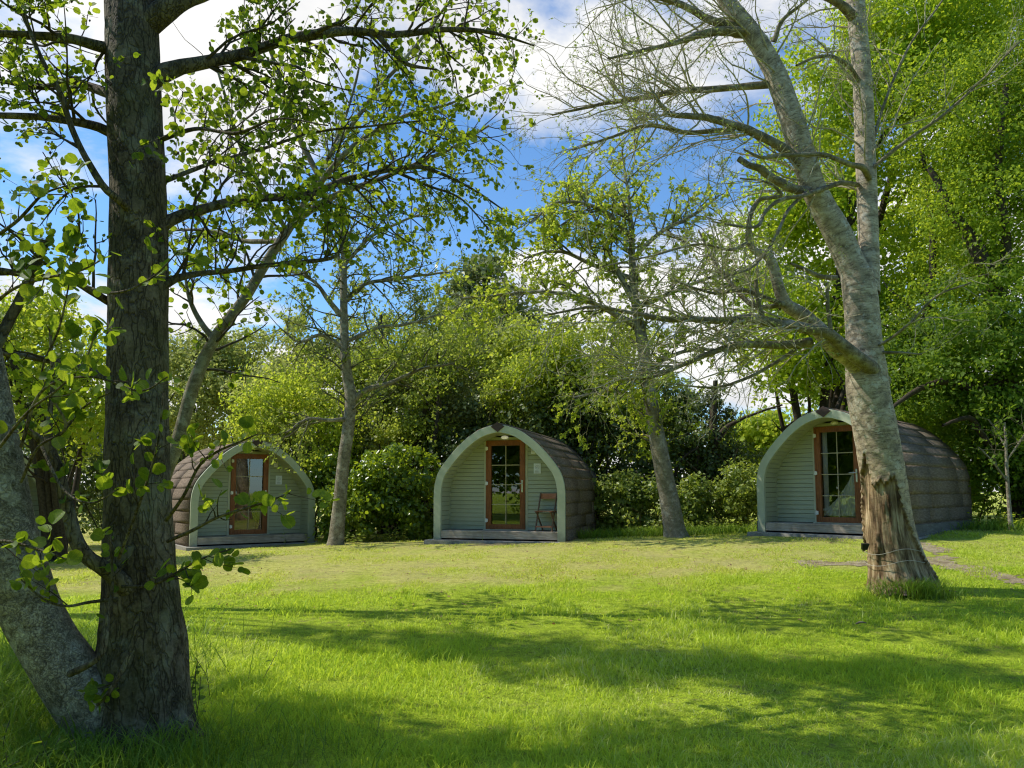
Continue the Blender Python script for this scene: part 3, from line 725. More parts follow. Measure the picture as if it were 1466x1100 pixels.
LEN, REC = 4.0, .58
def make_pod(pos, label, base_board=False, lit=False):
    x, y, z, yaw = pos
    root = empty('camping_pod', (x, y, z), label, 'camping pod', 'camping pods around the lawn', yaw)
    # front arch: two legs and curved ribs, one painted band
    mb = MB(); strip(mb, full(0.), full(.17), -.03, .045); mb.build('arch', M['fascia'], root, bevel=.006)
    # joints in the arch band
    # roof shingle courses
    out = half_off(-.012, 400); seg = np.concatenate([[0], np.cumsum(np.linalg.norm(np.diff(out, axis=0), axis=1))])
    ncourse = 12; V, F, R = [], [], []
    def P(s, off):
        px_ = np.interp(s, seg, out[:, 0]); pz_ = np.interp(s, seg, out[:, 1])
        e = .01; tx = np.interp(s + e, seg, out[:, 0]) - np.interp(s - e, seg, out[:, 0]); tz = np.interp(s + e, seg, out[:, 1]) - np.interp(s - e, seg, out[:, 1])
        l = math.hypot(tx, tz) or 1; return px_ + tz / l * off, pz_ - tx / l * off
    lrng = np.random.default_rng(int(abs(x) * 100) + 5)
    for sgn in (1, -1):
        for c in range(ncourse):
            s0 = seg[-1] * c / ncourse - .02 * (c > 0); s1 = seg[-1] * (c + 1) / ncourse
            ys = [.047]
            while ys[-1] < LEN: ys.append(min(LEN, ys[-1] + lrng.uniform(1.1, 2.1)))
            if LEN - ys[-2] < .5 and len(ys) > 2: ys.pop(-2)
            for ya, yb in zip(ys[:-1], ys[1:]):
                jit = lrng.uniform(-.0006, .0008); drop = 0
                ss = np.linspace(s0 + drop, s1, 5); b = len(V); rv = lrng.uniform()
                for yy in (ya, yb):
                    for k_, s in enumerate(ss):
                        V.append((*P(s, .020 - .013 * k_ / 4 + jit), yy))
                    for s in ss: V.append((*P(s, -.006), yy))
                R += [rv] * 20
                for k_ in range(4):
                    F.append((b + k_, b + k_ + 1, b + 10 + k_ + 1, b + 10 + k_))
                    F.append((b + k_, b + 5 + k_, b + 6 + k_, b + k_ + 1)); F.append((b + 10 + k_, b + 11 + k_, b + 16 + k_, b + 15 + k_))
                F.append((b, b + 10, b + 15, b + 5)); F.append((b + 4, b + 9, b + 19, b + 14))
                if sgn < 0:
                    for q in range(b, len(V)): V[q] = (-V[q][0], V[q][1], V[q][2])
    V = np.array(V)[:, [0, 2, 1]]
    roof = np_mesh('roof', V, np.array(F), M['shingle'], root, {'rnd': ('FLOAT', np.array(R))}, False, False)
    # ridge cap along the top with its folded diamond at the front
    mb = MB(); hz = 2.575
    for s in (1, -1):
        mb.hexa([(0, -.02, hz - .03), (s * .17, -.02, hz - .115), (s * .17, LEN + .02, hz - .115), (0, LEN + .02, hz - .03),
                 (0, -.02, hz), (s * .18, -.02, hz - .085), (s * .18, LEN + .02, hz - .085), (0, LEN + .02, hz)])
    mb.hexa([(0, -.05, 2.36), (.155, -.05, hz - .095), (.155, -.021, hz - .095), (0, -.021, 2.36), (-.155, -.05, hz - .095), (0, -.05, hz + .012), (0, -.021, hz + .012), (-.155, -.021, hz - .095)])
    mb.build('ridge_cap', M['ridge'], roof)
    # inner shell and back wall
    mb = MB(); strip(mb, full(.03), full(.06), REC + .1, LEN - .01); mb.build('inner_lining', M['inside'], root)
    mb = MB(); pts = full(.02); mb.quad([(p[0], LEN - .03, p[1]) for p in pts]); mb.quad([(p[0], LEN - .005, p[1]) for p in pts[::-1]]); mb.build('back_wall', M['wallgreen'], root)
    # porch lining: boards that follow the curve
    mb = MB(); li = half_off(.162, 300); sg = np.concatenate([[0], np.cumsum(np.linalg.norm(np.diff(li, axis=0), axis=1))])
    nb = int(sg[-1] / .105)
    for sgn in (1, -1):
        for k in range(nb):
            a, b = (np.array([np.interp(s, sg, li[:, 0]), np.interp(s, sg, li[:, 1])]) for s in (sg[-1] * k / nb + .004, sg[-1] * (k + 1) / nb - .004))
            if b[1] < .2: continue
            t = (b - a) / np.linalg.norm(b - a); n_ = np.array([t[1], -t[0]]) * .03
            q = [a, b, b + n_, a + n_]
            mb.hexa([(sgn * p[0], yy, p[1]) for yy in (.046, REC + .02) for p in q])
    mb.build('porch_lining', M['wallgreen'], root)
    mb = MB(); strip(mb, full(.025), full(.13), .05, REC + .06); mb.build('rib_frame', M['inside'], root)
    mb = MB(); mb.quad([(a_, REC + .021, b_) for a_, b_ in ((-1.3, .17), (-.48, .17), (-.48, 2.24), (.48, 2.24), (.48, .17), (1.3, .17), (1.3, 1.2), (1.0, 1.8), (.5, 2.25), (-.5, 2.25), (-1.0, 1.8), (-1.3, 1.2))]); mb.build('wall_backing', M['gap'], root)  # black sheet behind the boards draws the shadow lines in their gaps
    # porch wall: weatherboards round the door opening
    DX, DT = .47, 2.235
    mb = MB(); zb, bh = .205, .092; k = 0
    while zb < 2.36:
        zt = min(zb + bh, 2.40)
        def board(xa0, xb0, xa1, xb1, z0, z1):
            mb.hexa([(xa0, REC - .022, z0 + .006), (xb0, REC - .022, z0 + .006), (xb0, REC + .02, z0 + .006), (xa0, REC + .02, z0 + .006),
                     (xa1, REC - .006, z1), (xb1, REC - .006, z1), (xb1, REC + .02, z1), (xa1, REC + .02, z1)])
        w0, w1 = inner_x(zb) + .05, inner_x(zt) + .05
        if zt <= DT + .01:
            if w1 > DX: board(-w0, -DX, -w1, -DX, zb, zt); board(DX, w0, DX, w1, zb, zt)
        elif zb < DT:
            if w1 > DX: board(-w0, -DX, -w1, -DX, zb, zt); board(DX, w0, DX, w1, zb, zt)
        else: board(-w0, w0, -w1, w1, zb, zt)
        zb += bh
    mb.box(-DX, DX, REC - .012, REC + .02, DT - .045, DT + .055)
    mb.build('porch_wall', M['wallgreen'], root)
    mb = MB()
    mb.box(-.515, -.46, REC - .03, REC + .018, .206, DT - .02); mb.box(.46, .515, REC - .03, REC + .018, .206, DT - .02); mb.box(-.515, .515, REC - .031, REC + .018, DT - .02, DT + .03)
    mb.build('door_trim', M['trim'], root, bevel=.004)
    # door
    fy0, fy1 = REC - .055, REC + .03; x0, x1, z0, z1 = -.455, .455, .215, DT - .022; t = .115
    mb = MB()
    mb.box(x0, x0 + t, fy0, fy1, z0, z1); mb.box(x1 - t, x1, fy0, fy1, z0, z1)
    mb.box(x0 + t, x1 - t, fy0 + .001, fy1, z0, z0 + t); mb.box(x0 + t, x1 - t, fy0 + .001, fy1, z1 - t, z1)
    # stepped outer frame seen as a darker rebate line
    mb.box(x0 - .004, x0 + .028, fy0 - .012, fy0 - .002, z0, z1); mb.box(x1 - .028, x1 + .004, fy0 - .012, fy0 - .002, z0, z1)
    mb.box(x0 + .029, x1 - .029, fy0 - .012, fy0 - .002, z1 - .028, z1 + .004); mb.box(x0 + .029, x1 - .029, fy0 - .012, fy0 - .002, z0 - .004, z0 + .028)
    door = mb.build('door', M['doorbrown'], root, bevel=.004)
    gx0, gx1, gz0, gz1 = x0 + t, x1 - t, z0 + t, z1 - t
    mb = MB(); mb.quad([(gx0, REC, gz0), (gx1, REC, gz0), (gx1, REC, gz1), (gx0, REC, gz1)]); mb.build('pane', M['glass'], door)
    mb = MB(); xm = (gx0 + gx1) / 2
    mb.box(xm - .009, xm + .009, REC - .014, REC - .004, gz0, gz1)
    for j in (1, 2, 3):
        zz = gz0 + (gz1 - gz0) * j / 4; mb.box(gx0, xm - .0095, REC - .0145, REC - .0045, zz - .009, zz + .009); mb.box(xm + .0095, gx1, REC - .0145, REC - .0045, zz - .009, zz + .009)
    mb.build('glazing_bar', M['muntin'], door)
    for zz in (z0 + .2, z0 + 1.03, z1 - .18):
        mb = MB(); mb.box(x0 - .012, x0 + .05, fy0 - .035, fy0 - .013, zz - .035, zz + .035); mb.tube([(x0 + .012, fy0 - .03, zz - .045), (x0 + .012, fy0 - .03, zz + .045)], .014, 8)
        mb.build('hinge', M['whiteplastic'], door, bevel=.004)
    mb = MB(); hx = x1 - .055; zz = z0 + 1.02
    mb.box(hx - .018, hx + .018, fy0 - .024, fy0 - .003, zz - .19, zz + .08)
    mb.tube([(hx, fy0 - .02, zz), (hx, fy0 - .065, zz), (hx - .05, fy0 - .07, zz), (hx - .13, fy0 - .07, zz)], .011, 8)
    mb.build('handle', M['silver'], door, bevel=.003)
    # threshold strip
    mb = MB(); mb.box(-.52, .52, REC - .085, REC - .02, .202, .218); mb.build('threshold', M['trim'], root)
    # deck
    mb = MB(); w = 1.325
    for k in range(5):
        ya = -.012 + k * .12; mb.box(-w, w, ya, ya + .113, .172, .2)
    mb.box(-w, w, -.014, .03, .035, .169)
    mb.build('deck', M['deck'], root, bevel=.004)
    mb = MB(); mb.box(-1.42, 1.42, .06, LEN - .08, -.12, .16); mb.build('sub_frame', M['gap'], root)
    mb = MB(); mb.box(-1.4, 1.4, REC + .12, LEN - .1, .165, .19); mb.build('floor', M['inside'], root)
    # porch light
    mb = MB(); cx, cz, cyy = -.02, 2.283, REC - .02
    n = 16; rings = [(1., 0.), (1., .02), (.86, .045), (.5, .06)]
    b = len(mb.v)
    for sc, d in rings:
        for i in range(n):
            a = 2 * math.pi * i / n; mb.v.append((cx + .085 * sc * math.cos(a), cyy - d, cz + .04 * sc * math.sin(a)))
    for r_ in range(3):
        for i in range(n): mb.f.append((b + r_ * n + i, b + r_ * n + (i + 1) % n, b + (r_ + 1) * n + (i + 1) % n, b + (r_ + 1) * n + i))
    mb.f.append(tuple(b + 3 * n + i for i in range(n)))
    mb.build('porch_lamp', M['lamplit' if lit else 'lampglass'], root, smooth=True)
    # notice and small plaque on the wall
    mb = MB(); mb.box(.66, .82, REC - .03, REC - .018, 1.46, 1.685); nt = mb.build('notice', M['paper'], root)
    mb = MB()
    for j in range(4):
        mb.box(.69, .79 - .02 * (j % 2), REC - .032, REC - .0305, 1.485 + .012 * j, 1.490 + .012 * j)
    for j in range(10):
        a0, a1 = 2 * math.pi * j / 10, 2 * math.pi * (j + .7) / 10
        mb.tube([(.74 + .045 * math.cos(a0), REC - .031, 1.60 + .045 * math.sin(a0)), (.74 + .045 * math.cos(a1), REC - .031, 1.60 + .045 * math.sin(a1))], .0035, 4)
    mb.tube([(.715, REC - .031, 1.58), (.74, REC - .031, 1.62), (.765, REC - .031, 1.58)], .004, 4)
    mb.build('print', M['ink'], nt)
    mb = MB(); mb.box(.60, .70, REC - .045, REC - .018, 1.90, 2.0); pq = mb.build('plaque', M['whiteplastic'], root, bevel=.004)
    mb = MB()
    for i in (0, 1):
        mb.box(.612 + .043 * i, .645 + .043 * i, REC - .049, REC - .0455, 1.945, 1.952)
        mb.box(.612 + .043 * i, .645 + .043 * i, REC - .049, REC - .0455, 1.972, 1.988)
    mb.build('plaque_mark', M['ink'], pq)
    if base_board:
        mb = MB(); mb.box(1.51, 1.56, .05, LEN, .0, .23); mb.box(-1.56, -1.51, .05, LEN, .0, .23); mb.build('base_board', M['basewood'], root)
    # concrete pad, part of the ground
    mb = MB(); mb.box(-1.62, 1.6, -.27, LEN + .05, -.4, .0)
    pad = mb.build('concrete_pad', M['concrete']); pad.location = (x, y, z); pad.rotation_euler = (0, 0, yaw)
    return root, pad

LAB = ['sage green pod with a folding chair on its porch, in the middle of the lawn',
       'large pod with white cloth behind its glass door, half hidden by the split grey trunk',
       'pod with sunlit shingled left side and leafy twigs across its door',
       'pod glimpsed between the two fused dark trunks at the left edge']
pods = []
for i, p in enumerate(PODS):
    r, pad = make_pod(p, LAB[i], i == 1, i == 0)
    tag(pad, ['pale concrete pad under the middle pod with the folding chair', 'pale concrete pad under the pod behind the split trunk', 'pale concrete pad under the pod behind leafy twigs', 'pale concrete pad under the pod between the fused trunks'][i], None, None, 'structure')
    pods.append(r)
def podw(i, lx, ly, lz):
    px, py, pz, ya = PODS[i]; c, s = math.cos(ya), math.sin(ya)
    return (px + c * lx - s * ly, py + s * lx + c * ly, pz + lz)

# folding chair on the middle pod's porch
ch = empty('folding_chair', podw(0, 1.0, .33, .2), 'small wooden folding chair beside the door of the middle pod', 'chair', None, PODS[0][3] + math.radians(-7))
mb = MB(); mb.box(-.2, .2, .155, .175, .70, .82); mb.build('backrest', M['chairwood'], ch, bevel=.006)
for s in (-1, 1):
    mb = MB(); X = s * .19
    mb.hexa([(X - .011, -.19, 0), (X + .011, -.19, 0), (X + .011, -.155, 0), (X - .011, -.155, 0), (X - .011, .145, .84), (X + .011, .145, .84), (X + .011, .18, .84), (X - .011, .18, .84)])
    mb.build('back_upright', M['chairdark'], ch)
    mb = MB(); X = s * .165
    mb.hexa([(X - .011, .20, 0), (X + .011, .20, 0), (X + .011, .24, 0), (X - .011, .24, 0), (X - .011, -.20, .44), (X + .011, -.20, .44), (X + .011, -.16, .44), (X - .011, -.16, .44)])
    mb.build('leg', M['chairdark'], ch)
    mb = MB(); mb.box(X - .012, X + .012, -.21, .18, .40, .43); mb.build('seat_rail', M['chairdark'], ch)
mb = MB()
for k in range(6): mb.box(-.2, .2, -.21 + k * .064, -.165 + k * .064, .431, .445)
mb.build('seat', M['chairwood'], ch)
mb = MB(); mb.box(-.18, .18, -.172, -.156, .09, .115); mb.build('stretcher', M['chairwood'], ch)
mb = MB(); mb.box(-.16, .16, .205, .22, .09, .112); mb.build('stretcher', M['chairwood'], ch)

# curtain drawn aside inside the right pod's door
mb = MB(); n = 40; rows = 24
for j in range(rows + 1):
    f = j / rows
    for i in range(n + 1):
        g_ = i / n
        top = .30 + .85 * (max(0, g_)**1.6)                 # upper hem sweeps up to the right
        zz = .16 + f * (top - .16)
        mb.v.append((-.34 + .68 * g_, .035 + .018 * math.sin(20 * g_ + 5 * f) + .012 * math.sin(47 * g_ - 9 * f), zz))
for j in range(rows):
    for i in range(n):
        a = j * (n + 1) + i; mb.f.append((a, a + 1, a + n + 2, a + n + 1))
cu = mb.build('curtain', M['cloth'], None, True); cu.location = podw(1, 0, REC, .2); cu.rotation_euler = (0, 0, PODS[1][3])
tag(cu, 'white cloth sweeping across the lower door glass of the pod behind the split trunk', 'curtain')
mb = MB()
for j in range(2):
    for i in range(21): pass
for i in range(21):
    g_ = i / 20
    for zz in (.2, 1.9): mb.v.append((-.345 + .10 * g_, .09 + .02 * math.sin(28 * g_), zz))
for i in range(20): mb.f.append((2 * i, 2 * i + 2, 2 * i + 3, 2 * i + 1))
cu = mb.build('curtain', M['cloth'], None, True); cu.location = podw(1, 0, REC, .2); cu.rotation_euler = (0, 0, PODS[1][3])
tag(cu, 'narrow pale curtain down the door glass edge, pod behind the split trunk', 'curtain')
# ------------------------------------------------------------------ trees
def hero(name, pts, rings, sides, mat, parent, disp=None, torn=None, flare=None):
    """pts: list of (x,y,z,r). thick trunk with real relief"""
    Q = cr(np.array(pts, float), rings); P, R = Q[:, :3], Q[:, 3]
    t = norm(np.gradient(P, axis=0)); a = norm(np.array([1., 0, 0]) - t * t[:, :1]); b = np.cross(t, a)
    w = np.arange(sides) * 2 * np.pi / sides
    s = np.concatenate([[0], np.cumsum(np.linalg.norm(np.diff(P, axis=0), axis=1))])
    A, S = np.meshgrid(w, s); RR = np.repeat(R[:, None], sides, 1)
    if flare is not None: RR = RR * flare(A, S)
    C = np.stack([np.cos(A) * RR, np.sin(A) * RR, S], -1)
    at_ = {}
    if torn is not None:
        tv = torn(A, S, C, P); at_['torn'] = ('FLOAT', tv.ravel())
        RR = RR - .035 * sstep(.44, .56, tv) - .02 * sstep(.55, .9, tv) * fbm(C * np.array([20, 20, 3.]), 3)
        RR = RR + .012 * np.exp(-((tv - .42) / .06)**2)
    if disp is not None: RR = RR + disp(A, S, C)
    V = P[:, None, :] + RR[..., None] * (a[:, None, :] * np.cos(A)[..., None] + b[:, None, :] * np.sin(A)[..., None])
    at_['tc'] = ('FLOAT_VECTOR', C.reshape(-1, 3) + np.array([0, 0, abs(pts[0][0]) * 3]))
    idx = np.arange(rings * sides).reshape(rings, sides)
    q = np.stack([idx[:-1], np.roll(idx, -1, 1)[:-1], np.roll(idx, -1, 1)[1:], idx[1:]], -1).reshape(-1, 4)
    return V.reshape(-1, 3), q, at_
def join_hero(name, parts, mat, parent):
    Vs, Qs, o, at_ = [], [], 0, {}
    for V, q, a in parts:
        Vs.append(V); Qs.append(q + o); o += len(V)
        for k in a: at_.setdefault(k, [a[k][0], []])
    for V, q, a in parts:
        for k in at_:
            at_[k][1].append(a[k][1] if k in a else np.zeros(len(V) * (3 if at_[k][0] != 'FLOAT' else 1)).reshape((-1, 3) if at_[k][0] != 'FLOAT' else -1))
    return np_mesh(name, np.concatenate(Vs), np.concatenate(Qs), mat, parent, {k: (v[0], np.concatenate(v[1])) for k, v in at_.items()}, True)

def pxl(pts):
    """[(u,v,Y,w_px)] -> [(x,y,z,r)]"""
    o = []
    for u, v, Y, w in pts:
        p = at(u, v, Y); o.append((*p, w * Y / FPX / 2))
    return o
def limbs(lst, n=26):
    """list of pixel traced limbs -> P (T,n,3), R (T,n) with a little natural waver"""
    P, R = [], []
    for l in lst:
        q = cr(np.array(pxl(l)), n); wob = (fbm(q[:, :3] * 3.3, 3)[:, None] - .5)
        amp = np.minimum(.10, q[:, 3] * 2.0)[:, None] * np.linspace(0, 1, n)[:, None]
        d = np.stack([fbm(q[:, :3] * 4 + 31 * k, 3) - .5 for k in range(3)], -1)
        P.append(q[:, :3] + d * amp); R.append(np.maximum(q[:, 3], .002) * (1 + .25 * wob[:, 0]))
    return np.array(P), np.array(R)
def tube_obj(name, groups, mat, parent, smooth=True):
    V, q = merge([tubes(P, R, s) for P, R, s in groups if len(P)])
    return np_mesh(name, V, q, mat, parent, {'tc': ('FLOAT_VECTOR', V)}, smooth)
def base_of(pts): return (pts[0][0], pts[0][1], float(gz(pts[0][0], pts[0][1])))

def fissure(amp_lo, amp_hi, h):
    def f(A, S, C):
        k = fbm(C * np.array([14, 14, 2.3]), 4); rid = 1 - np.abs(2 * k - 1) * 2.2
        k2 = fbm(C * np.array([30, 30, 7.]), 3) - .5
        lump = fbm(C * np.array([3., 3, 1.1]), 3) - .5
        amp = amp_lo + (amp_hi - amp_lo) * sstep(0, h, S)
        return -amp * np.clip(rid, 0, 1)**2 + amp * .7 * k2 + .03 * lump
    return f

# ---------- 1. foreground alder with two fused trunks
main = pxl([(203, 1092, 4.62, 165), (203, 1050, 4.65, 138), (204, 990, 4.68, 124), (205, 930, 4.7, 117), (203, 850, 4.7, 99), (199, 760, 4.7, 92), (197, 650, 4.72, 86), (197, 550, 4.75, 83), (197, 450, 4.78, 82), (198, 350, 4.82, 79), (197, 250, 4.86, 76), (193, 150, 4.9, 78), (190, 50, 4.95, 75), (187, -60, 5.0, 70), (185, -300, 5.1, 55), (190, -700, 5.3, 25)])
lean = pxl([(u, v, Y, w * .80) for u, v, Y, w in [(178, 1085, 4.6, 120), (150, 1035, 4.58, 118), (112, 985, 4.55, 112), (72, 925, 4.5, 100), (42, 870, 4.46, 98), (20, 810, 4.42, 96), (6, 740, 4.4, 88), (-4, 660, 4.4, 78), (-16, 560, 4.42, 66), (-34, 450, 4.45, 56), (-62, 300, 4.5, 50), (-95, 100, 4.6, 44), (-130, -200, 4.8, 30)]])
alder = empty('alder_tree', (main[0][0], main[0][1], float(gz(main[0][0], main[0][1]))), 'big dark barked tree with two fused trunks and round leaves, nearest at left', 'tree', 'trees on the lawn')
fl = lambda A, S: 1 + .22 * np.exp(-S / .22) * (1 + .5 * np.cos(5 * A + 1)) + .05 * np.cos(3 * A + S * 1.5) * np.exp(-S / 1.2)
join_hero('trunk', [hero('t', main, 560, 130, None, None, fissure(.026, .007, 1.7), None, fl)], M['alder'], alder)
join_hero('side_trunk', [hero('t', lean, 420, 110, None, None, fissure(.007, .005, 2.), None, lambda A, S: 1 + .1 * np.exp(-S / .25) + .05 * np.cos(2 * A + S * 3))], M['pale'], alder)

L = [
 # to the right
 [(198, 125, 4.9, 30), (228, 108, 4.92, 27), (262, 95, 5.0, 21), (300, 88, 5.1, 19), (350, 77, 5.25, 17), (400, 60, 5.4, 15), (450, 50, 5.5, 14), (505, 44, 5.6, 12), (560, 50, 5.75, 10), (640, 42, 5.9, 8), (700, 46, 6.0, 6), (765, 66, 6.1, 2)],
 [(442, 52, 5.5, 9), (470, 38, 5.4, 6), (500, 25, 5.3, 4), (520, -10, 5.2, 3)],
 [(540, 50, 5.7, 9), (560, 72, 5.7, 8), (585, 92, 5.75, 6), (625, 100, 5.9, 2)],
 [(345, 82, 5.2, 6), (400, 92, 5.1, 5), (430, 98, 5.05, 5), (450, 115, 5.0, 3), (500, 130, 5., 2)],
 [(195, 50, 4.95, 40), (222, 26, 4.93, 34), (248, 8, 4.95, 30), (275, -2, 5.0, 24), (320, -20, 5.1, 18), (420, -60, 5.4, 10)],
 [(205, 340, 4.82, 24), (230, 325, 4.85, 20), (255, 310, 4.95, 17), (300, 297, 5.1, 14), (350, 285, 5.3, 13), (400, 283, 5.5, 12), (450, 276, 5.7, 11), (500, 256, 5.9, 9), (550, 245, 6.1, 7), (600, 238, 6.3, 6), (660, 262, 6.4, 4), (720, 300, 6.5, 2)],
 [(560, 243, 6.1, 5), (610, 265, 6.2, 4), (660, 285, 6.3, 3), (700, 330, 6.3, 2)],
 [(208, 425, 4.8, 18), (232, 410, 4.8, 15), (250, 400, 4.85, 12), (285, 392, 4.95, 9), (330, 388, 5.05, 8), (400, 378, 5.2, 7), (455, 374, 5.3, 6), (482, 366, 5.35, 5), (492, 345, 5.4, 3), (500, 320, 5.4, 2)],
 [(230, 200, 4.9, 8), (280, 185, 4.7, 6), (340, 190, 4.5, 5), (400, 170, 4.4, 3), (470, 180, 4.3, 2)],
 [(230, 262, 4.9, 8), (300, 235, 5.1, 6), (370, 215, 5.4, 5), (450, 190, 5.7, 4), (540, 180, 5.9, 3), (640, 170, 6.1, 2)],
 # to the left
 [(195, 85, 4.95, 20), (165, 72, 4.9, 18), (140, 66, 4.8, 16), (100, 55, 4.7, 14), (50, 52, 4.6, 12), (-30, 46, 4.5, 10), (-150, 30, 4.4, 4)],
 [(195, 208, 4.88, 20), (168, 196, 4.85, 16), (140, 182, 4.8, 14), (100, 174, 4.7, 12), (50, 168, 4.6, 10), (-40, 162, 4.5, 8), (-150, 150, 4.5, 3)],
 [(165, 138, 4.95, 16), (130, 125, 5.1, 13), (95, 116, 5.2, 11), (60, 125, 5.3, 9), (10, 118, 5.4, 6), (-60, 100, 5.5, 3)],
 [(198, 318, 4.8, 14), (176, 292, 4.62, 12), (150, 270, 4.55, 11), (128, 235, 4.5, 10), (105, 190, 4.5, 9), (85, 130, 4.45, 8), (60, 85, 4.4, 7), (38, 30, 4.4, 6), (20, -40, 4.3, 4)],
 [(195, 452, 4.8, 15), (165, 437, 4.75, 13), (135, 420, 4.65, 11), (105, 402, 4.55, 10), (60, 395, 4.5, 9), (0, 388, 4.5, 9), (-60, 380, 4.5, 6)],
 [(162, 545, 4.8, 12), (120, 528, 5.0, 10), (70, 516, 5.2, 9), (15, 508, 5.3, 8), (-60, 500, 5.4, 5)],
 [(200, 862, 4.65, 30), (176, 836, 4.5, 26), (150, 815, 4.42, 22), (122, 796, 4.36, 20), (106, 768, 4.32, 19), (96, 720, 4.3, 17), (86, 680, 4.28, 15), (72, 640, 4.26, 14), (70, 600, 4.25, 8), (74, 540, 4.25, 6), (72, 470, 4.2, 4)],
 [(73, 642, 4.26, 12), (52, 625, 4.24, 10), (30, 612, 4.22, 9)],
 [(74, 634, 4.26, 5), (95, 610, 4.2, 4), (125, 580, 4.1, 3), (160, 562, 4.05, 2)],
 [(-8, 500, 4.45, 16), (14, 455, 4.5, 15), (35, 415, 4.5, 14), (52, 375, 4.5, 13), (66, 342, 4.5, 13)],
 # low twigs with large leaves
 [(238, 745, 4.4, 6), (262, 712, 4.2, 5), (285, 668, 4.1, 4.5), (310, 648, 4., 4), (345, 632, 3.95, 3), (368, 622, 3.9, 2)],
 [(240, 775, 4.4, 6), (275, 760, 4.2, 5), (310, 742, 4.1, 4.5), (345, 730, 4.05, 4), (385, 718, 4., 3), (415, 706, 3.95, 2)],
 [(175, 840, 4.35, 5), (215, 838, 4.25, 4.5), (250, 822, 4.2, 4), (290, 800, 4.1, 3), (330, 786, 4.05, 2)],
 [(168, 858, 4.4, 6), (130, 862, 4.25, 5), (95, 868, 4.15, 4), (62, 858, 4.1, 3), (30, 830, 4.0, 2)],
 [(190, 930, 4.3, 7), (160, 985, 4.25, 7), (140, 1010, 4.25, 5)],
 [(100, 965, 4.25, 10), (130, 950, 4.2, 8), (148, 930, 4.2, 7), (155, 880, 4.25, 6), (160, 830, 4.3, 4), (158, 760, 4.3, 3)],
 [(30, 690, 4.25, 5), (55, 640, 4.1, 4), (95, 610, 4.0, 4), (60, 540, 3.9, 3), (85, 470, 3.8, 3), (100, 400, 3.75, 2)],
 [(0, 640, 3.9, 5), (40, 590, 3.7, 4), (80, 560, 3.6, 3), (120, 520, 3.55, 3), (140, 470, 3.5, 2)],
 [(-40, 470, 3.7, 6), (10, 420, 3.6, 5), (60, 400, 3.55, 4), (110, 390, 3.5, 3), (150, 370, 3.5, 2)],
 [(60, 640, 4.0, 5), (90, 700, 3.9, 4), (130, 720, 3.85, 3), (170, 700, 3.8, 2)],
 [(30, 640, 3.9, 5), (60, 560, 3.8, 4), (130, 540, 3.75, 3), (200, 560, 3.75, 3), (240, 540, 3.75, 2)],
 [(170, 800, 4.3, 5), (200, 720, 4.15, 4), (225, 640, 4.1, 3), (235, 560, 4.1, 2)],
 [(100, 400, 4.0, 5), (160, 420, 3.9, 4), (215, 400, 3.9, 3), (255, 360, 3.9, 2)],
 [(-40, 360, 3.6, 6), (20, 320, 3.5, 5), (60, 280, 3.45, 4), (100, 265, 3.4, 2)],
 [(-50, 800, 3.9, 6), (0, 775, 3.8, 5), (50, 785, 3.75, 4), (95, 800, 3.7, 2)],
]
LP, LR = limbs(L, 30)
big = LR[:, 0] > .017
tube_obj('limbs', [(LP[big], LR[big], 12), (LP[~big], LR[~big], 7)], M['alder'], alder)
crownL = list(range(0, 16)); lowL = list(range(16, len(L)))
cP, cR = LP[crownL], LR[crownL]
t1P, t1R = grow(cP, cR, 8.0, (.35, 1.05), (.5, 1.2), 8, .12, 1., .01, .16, .45, .0025, taper=.4, rmax=.012)
t2P, t2R = grow(t1P, t1R, 12., (.12, .42), (.5, 1.2), 5, .15, 1., .0, .2, .6, .0016, taper=.3)
lP, lR = grow(LP[lowL], LR[lowL], 9., (.08, .3), (.5, 1.2), 5, .3, 1., .05, .15, .5, .0015, taper=.2, rmax=.005)
tube_obj('twigs', [(t1P, t1R, 5), (t2P, t2R, 4), (lP, lR, 4)], M['twig'], alder)
# leaves: medium ones in the crown, large ones on the low front twigs
P1, D1 = twig_leaves(t2P, t2R, 8.); P1b, D1b = twig_leaves(t1P, t1R, 3.0, .4)
P1 = np.concatenate([P1, P1b]); D1 = np.concatenate([D1, D1b]); D1 = norm(D1 + np.array([0, 0, -.25]))
S1 = .019 + .036 * rng.uniform(0, 1, len(P1))**1.5
N1 = norm(rng.normal(size=P1.shape) + np.array([-.5, .2, .7]))
P2, D2 = twig_leaves(lP, lR, 4.6, .4); P2b, D2b = twig_leaves(LP[lowL], LR[lowL], 9., .45)
P2 = np.concatenate([P2, P2b]); D2 = norm(np.concatenate([D2, D2b]) + np.array([0, 0, .1])); S2 = .036 + .046 * rng.uniform(0, 1, len(P2))**1.4
N2 = norm(rng.normal(size=P2.shape) * .8 + np.array([-.3, -.5, .6]))
leaf_obj('crown', np.concatenate([P1, P2]), np.concatenate([D1, D2]), np.concatenate([N1, N2]), np.concatenate([S1, S2]), ROUND, M['l_alder'], alder); print('alder leaves', len(P1), len(P2))
# little dark cones and catkins
cp, cd = twig_leaves(t2P, t2R, .45, .5)
o6 = np.array([[1, 0, 0], [-1, 0, 0], [0, 1, 0], [0, -1, 0], [0, 0, 1.4], [0, 0, -1.4]]) * .008
f8 = np.array([[0, 2, 4], [2, 1, 4], [1, 3, 4], [3, 0, 4], [2, 0, 5], [1, 2, 5], [3, 1, 5], [0, 3, 5]])
cv = (cp[:, None, :] + np.array([0, 0, -.02]) + o6[None] * rng.uniform(.6, 1.3, (len(cp), 1, 1))).reshape(-1, 3)
np_mesh('cones', cv, (f8[None] + (np.arange(len(cp)) * 6)[:, None, None]).reshape(-1, 3), M['cone'], alder)

